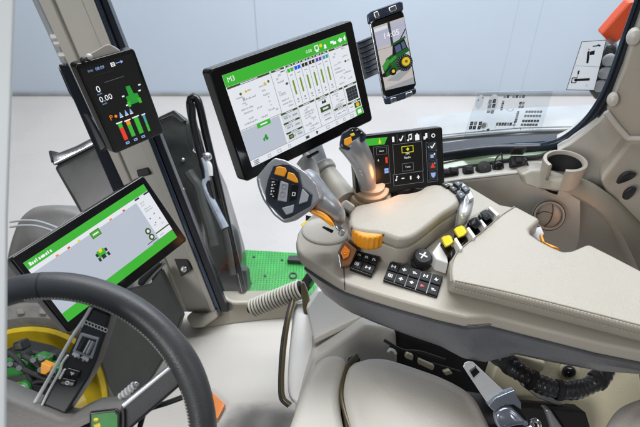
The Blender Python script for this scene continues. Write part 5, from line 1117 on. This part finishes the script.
# reflector and work lamp outside
mb = MB(); mb.prism([YP(x, y, 1.32) for x, y in ((629.5, 3), (642, 0), (642, 20), (612.6, 47), (601.6, 34.6), (616, 18))], V((0, .03, 0)), M['refl']); o = mb.build('orange_marker', bevel=.004); tag(o, 'orange marker plate outside at the top of the rear pillar', 'reflector')
t = thing('work_lamp', 'grey square work lamp outside behind the white safety sticker', 'lamp', YP(596, 96, 1.35))
mb = MB(); mb.prism([YP(x, y, 1.26) for x, y in ((608, 44), (616, 48), (619, 58), (614, 90), (603, 103), (594, 100), (588, 92), (594, 70))], V((.02, .05, 0)), M['smokelt']); mb.build('lamp_body', t, bevel=.01)
for x, y in ((609, 60), (605, 73), (600, 86)):
    mb = MB(); mb.ball(YP(x, y, 1.255), .016, M['greypl'], 18, sc=(1, .5, 1)); mb.build('lens', t)

# ================================================================== REAR PILLAR TRIM
t = thing('rear_pillar', 'beige moulded rear pillar trim with round screw caps right of the window', 'pillar', YP(620, 190, 1.12))
def slab(l, Y, thick, m, name, bev=.008): 
    mb = MB(); mb.prism([YP(x, y, Y + (dy[0] if (dy := rest) else 0)) for x, y, *rest in l], V((.02, thick, 0)), M[m]); return mb.build(name, t, bevel=bev, seg=4)
slab([(662, -40), (645, 6), (634, 37), (624, 68), (613, 97), (606, 112, .01), (627.5, 139, -.02), (700, 139, -.08), (700, -40, -.06)], 1.115, .06, 'beige', 'upper_trim')
slab([(607, 111.5), (600, 120), (587, 131), (569, 144.5), (556, 151), (562, 162, -.05), (572, 184, -.07), (592, 196, -.05), (612, 204, -.03), (616, 168, -.03), (629, 139)], 1.125, .07, 'cream', 'lower_trim', .006)
slab([(629, 140), (700, 140, -.05), (700, 260, -.10), (640, 226, -.08), (606, 193, -.06), (600, 180, -.05), (612, 164, -.03)], 1.095, .08, 'beige', 'side_trim', .010)
mb = MB(); mb.tube(spline([YP(606, 112, 1.112), YP(617, 126, 1.10), YP(628, 138.5, 1.085)], 16), .007, M['cream'], 12); mb.tube([YP(628, 138.5, 1.085), YP(660, 139, 1.05), YP(700, 139, 1.02)], .007, M['cream'], 12); mb.build('trim_ridge', t)
for x, y, r in ((613, 100, .015), (634, 37, .017)):
    mb = MB(); c = YP(x, y, 1.10); n_ = V((-.35, -1, .25)).normalized(); mb.ring(c, n_, [(r * 1.05, -.01), (r, .004), (r * .8, .009), (r * .4, .011), (.0005, .0115)], M['cream'], 28, ax=ZU, el=.72); mb.build('screw_cap', t)
mb = MB(); mb.cushion([YP(x, y, 1.03) for x, y in ((618, 184), (622, 176), (630, 172), (637, 174), (634, 178), (626, 182))], V((0, -1, .3)), .01, .002, M['dark'], N=40); mb.cushion([YP(x, y, 1.015) for x, y in ((624, 199), (626, 192), (632, 188), (637, 188), (634, 195), (628, 200))], V((0, -1, .3)), .01, .002, M['dark'], N=40); mb.build('belt_slot', t)

# ================================================================== SIDE CONSOLE
t = thing('side_console', 'beige side console with a row of black sockets and a round air vent', 'console', YP(500, 240, 1.0))
mb = MB()
def row(l): return [YP(x, y, Y) for x, y, Y in l]
rows = [row(((420, 169, 1.14), (455, 166, 1.14), (490, 162, 1.14), (520, 157.5, 1.14), (550, 156, 1.14), (580, 160, 1.13))),
        row(((420, 184, 1.065), (455, 177.5, 1.065), (490, 173.5, 1.065), (520, 169, 1.065), (550, 172, 1.05), (580, 180, 1.02))),
        row(((420, 186.5, 1.056), (455, 180, 1.056), (490, 176, 1.056), (520, 172, 1.056), (550, 176, 1.04), (580, 186, 1.01))),
        row(((420, 206, 1.05), (455, 203, 1.05), (490, 201, 1.05), (520, 199, 1.05), (550, 200, 1.035), (580, 206, 1.02))),
        row(((420, 245, 1.03), (455, 245, 1.03), (490, 245, 1.03), (520, 245, 1.03), (550, 250, 1.03), (580, 260, 1.03)))]
mb.loft(rows, M['cream']); sb = mb.build('console_panel', t, subsurf=2)
mb = MB(); mb.tube(spline([YP(x, y, Y) for x, y, Y in ((420, 187.5, 1.0565), (455, 181, 1.0565), (490, 177, 1.0565), (520, 173.5, 1.056))], 40), .0011, M['brownseam'], 6); mb.build('panel_seam', t)
# sockets
for k, (x, y, sty) in enumerate(((453, 172, 0), (445.5, 173.5, 0), (468, 170.8, 1), (483.5, 168.8, 2), (498.5, 166.5, 3), (517, 162, 4))):
    c = YP(x, y, 1.09); ax_ = V((0, -.55, .83)); e1 = RT; e2 = ax_.cross(e1)
    mb = MB()
    if sty in (0, 1): mb.box(c, e1 * .0115, e2 * .009, ax_ * .010, M['rubber']); mb.box(c + ax_ * .011, e1 * .008, e2 * .006, ax_ * .004, M['dark'])
    elif sty == 2: mb.ring(c, ax_, [(.017, -.01), (.017, .008), (.0145, .011), (.006, .0125), (.001, .0125)], M['rubber'], 28)
    elif sty == 3: mb.box(c - ax_ * .004, e1 * .013, e2 * .010, ax_ * .005, M['rubber']); mb.ring(c, ax_, [(.0105, 0), (.0105, .007), (.006, .008), (.001, .008)], M['black'], 22)
    else: mb.box(c, e1 * .0165, e2 * .012, ax_ * .011, M['rubber']); mb.box(c + ax_ * .013, e1 * .007, e2 * .006, ax_ * .003, M['dark'])
    s_ = mb.build('power_socket', t, bevel=.002)
    if sty == 2: mb = MB(); mb.box(c + ax_ * .004 - e2 * .0165, e1 * .006, e2 * .002, ax_ * .003, M['gpaint']); mb.build('green_tab', s_, bevel=.0008)
    if sty == 3: mb = MB(); mb.tube(spline([c - e1 * .011 + ax_ * .004, c - e1 * .010 + ZU * .022, c - e1 * .001 + ZU * .036, c + e1 * .003 + ZU * .026, c + e1 * .008 + ax_ * .004], 24), .0016, M['rubber'], 8); mb.build('cap_strap', s_)
    if sty == 4: mb = MB(); mb.box(c + V((.001, .012, .024)), V((.0155, 0, 0)), V((0, .0035, .002)), V((0, -.006, .013)), M['dark']); mb.build('open_lid', s_, bevel=.002)
mb = MB(); mb.prism([YP(x, y, 1.07) for x, y in ((525.5, 160), (527, 160), (530.5, 169.5), (528.5, 170))], V((0, .01, 0)), M['rubber']); mb.build('slot', t)
# plinth, arch and the shaded inner wall
mb = MB(); mb.prism([YP(x, y, 1.0 + d_) for x, y, d_ in ((521, 175, .03), (532, 169.5, .04), (548, 170, .04), (588, 184, .02), (582, 197, .0), (560, 193, -.0), (538, 188, .01), (525, 185, .03))], V((0, .06, -.02)), M['beige']); mb.build('cup_plinth', t, bevel=.007, seg=4)
oc = [(545, 178, 1.02), (572, 178, 1.02), (592, 184, 1.02), (607, 192.5, 1.02), (624, 207, 1.02), (642, 226, 1.01), (700, 290, .98)]
ic = [(540, 188, .995), (560, 190.5, .99), (579, 197.5, .985), (596, 208, .98), (611, 221, .975), (625, 240, .97), (650, 296, .96)]
mb = MB(); A = spline([YP(x, y, Y) for x, y, Y in oc], 48); B = spline([YP(x, y, Y) for x, y, Y in ic], 48); n_ = min(len(A), len(B)); A, B = A[:n_], B[:n_]
mb.loft([[p + V((0, .03, -.01)) for p in A], A, [a_.lerp(b_, .5) + V((0, -.004, .008)) for a_, b_ in zip(A, B)], B, [p + V((.0, .03, -.02)) for p in B], [p + V((0, .12, -.02)) for p in B]], M['beige_dk']); mb.build('arch_trim', t, angle=60)
mb = MB(); mb.prism([YP(x, y, 1.085) for x, y in ((530, 184), (580, 190), (606, 205), (660, 250), (660, 330), (530, 300))], V((0, .03, 0)), M['beige']); mb.build('inner_wall', t)
# air vent
c = YP(549, 215.5, .995); n_ = V((-.25, -1, .55)).normalized()
mb = MB(); mb.ring(c, n_, [(.034, -.02), (.034, .003), (.0325, .006), (.030, .006), (.0285, .002), (.0285, -.006)], M['cream'], 44); mb.build('vent_ring', t)
mb = MB(); mb.ring(c, n_, [(.0285, -.004), (.024, .001), (.014, .005), (.001, .006)], M['cream'], 40); vb = mb.build('vent_ball', t)
uu_ = (RT - n_ * RT.dot(n_)).normalized(); ww_ = n_.cross(uu_)
mb = MB(); mb.tube(spline([c + uu_ * a_ + ww_ * b_ + n_ * h_ for a_, b_, h_ in ((-.008, -.026, .001), (.002, -.012, .006), (.006, .002, .0065), (.007, .014, .005), (.006, .026, .001))], 24), .0009, M['dark'], 6)
mb.tube(spline([c + uu_ * a_ + ww_ * b_ + n_ * h_ for a_, b_, h_ in ((-.0275, .002, .001), (-.012, .010, .0055), (.006, .006, .0065))], 20), .0007, M['dark'], 6); mb.build('vent_groove', vb)
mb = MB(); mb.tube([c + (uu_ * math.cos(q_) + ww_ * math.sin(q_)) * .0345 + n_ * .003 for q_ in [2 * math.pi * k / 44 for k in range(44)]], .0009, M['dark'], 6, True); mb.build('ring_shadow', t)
# cup holder
t = thing('cup_holder', 'open fronted beige cup holder with dark inside on the side console', 'cup holder', YP(563, 185, 1.0))
c = YP(565.5, 160.5, 1.03); r0, r1 = .0475, .0375; hh = .07
mb = MB(); ns = 48; g0, g1 = R(207), R(254)                     # gap faces front-left
def cw(a_, r, h): return c + V((math.cos(a_) * r, math.sin(a_) * r * .9, h))
prof = [(r0 * .93, -hh), (r0 * .97, -.02), (r0, -.006), (r0 * .985, .0), (r1 * 1.07, .0015), (r1, -.004), (r1 * .97, -hh)]
rows = []
for k in range(ns + 1):
    a_ = g1 + (2 * math.pi - (g1 - g0)) * k / ns; rows.append([cw(a_, r, h) for r, h in prof])
mb.loft(rows, M['beige'], True, True); mb.build('cup_wall', t, angle=50)
mb = MB(); mb.loft([[cw(g1 + (2 * math.pi - (g1 - g0)) * k / ns, r1 * .962, h) for k in range(ns + 1)] for h in (-.006, -hh)], M['dark']); mb.disc(c + V((0, 0, -hh + .002)), ZU, r1 * .97, M['dark'], 32); mb.build('liner', t)
# chrome latch and orange tab in the notch of the armrest
t = thing('armrest_latch', 'bright latch with an orange tab in the notch of the armrest pad', 'latch', H(542, 238, .70))
mb = MB(); mb.prism(HS([(530, 229), (541, 226), (544, 233), (540.5, 241), (532, 234)], .715), V((0, 0, -.01)), M['sticker']); mb.build('latch_plate', t, bevel=.002)
mb = MB(); mb.prism(HS([(540, 233.5), (541.8, 232.8), (545, 241.5), (560, 248), (552, 247), (542, 241)], .722), V((0, 0, -.008)), M['orange']); mb.build('orange_tab', t, bevel=.0015)

# ================================================================== LIGHT
w = bpy.data.worlds.new('World'); S.world = w; w.use_nodes = True
w.node_tree.nodes['Background'].inputs[0].default_value = (.96, .98, 1.0, 1); w.node_tree.nodes['Background'].inputs[1].default_value = .08
def area(name, loc, to, size, e, col=(1, 1, 1), sy=None):
    l = bpy.data.lights.new(name, 'AREA'); l.energy = e; l.color = col; l.size = size
    if sy: l.shape = 'RECTANGLE'; l.size_y = sy
    o = bpy.data.objects.new(name, l); COL.objects.link(o); o.location = loc; o.rotation_euler = (V(to) - V(loc)).to_track_quat('-Z', 'Y').to_euler(); return o
area('ceiling_softbox', (-.8, 1.5, 3.3), (0.1, .9, .5), .8, 14, (1, .99, .975), .8)
area('side_softbox', (2.6, -.6, 2.8), (.2, .9, .5), 1.0, 10, (1, .97, .93))
area('wall_wash', (1.6, 2.8, 4.6), (1.2, 5.4, .6), 5.0, 420, (.93, .97, 1), 1.6)
area('floor_wash', (0, 4.0, 4.0), (0, 3.7, -1.5), 6.0, 112, (1, .98, .96), 2.0)
area('rear_softbox', (-1.6, -1.7, 2.3), (.2, .9, .6), 1.0, 52, (1, .99, .975))
def glow(name, loc, e, r=.008):
    l = bpy.data.lights.new(name, 'POINT'); l.energy = e; l.color = (1, .38, .10); l.shadow_soft_size = r * 2
    o = bpy.data.objects.new(name, l); COL.objects.link(o); o.location = loc
glow('console_courtesy_lamp', P(387, 181, 1.09), .07)
glow('vent_courtesy_lamp', P(596, 222, 1.21), .08)
cd.dof.use_dof = True; cd.dof.focus_distance = 1.08; cd.dof.aperture_fstop = 9
S.view_settings.view_transform = 'Standard'; S.view_settings.look = 'None'; S.view_settings.exposure = 0; S.view_settings.gamma = 1
S.cycles.use_denoising = True
S.cycles.max_bounces = 8; S.cycles.transparent_max_bounces = 12
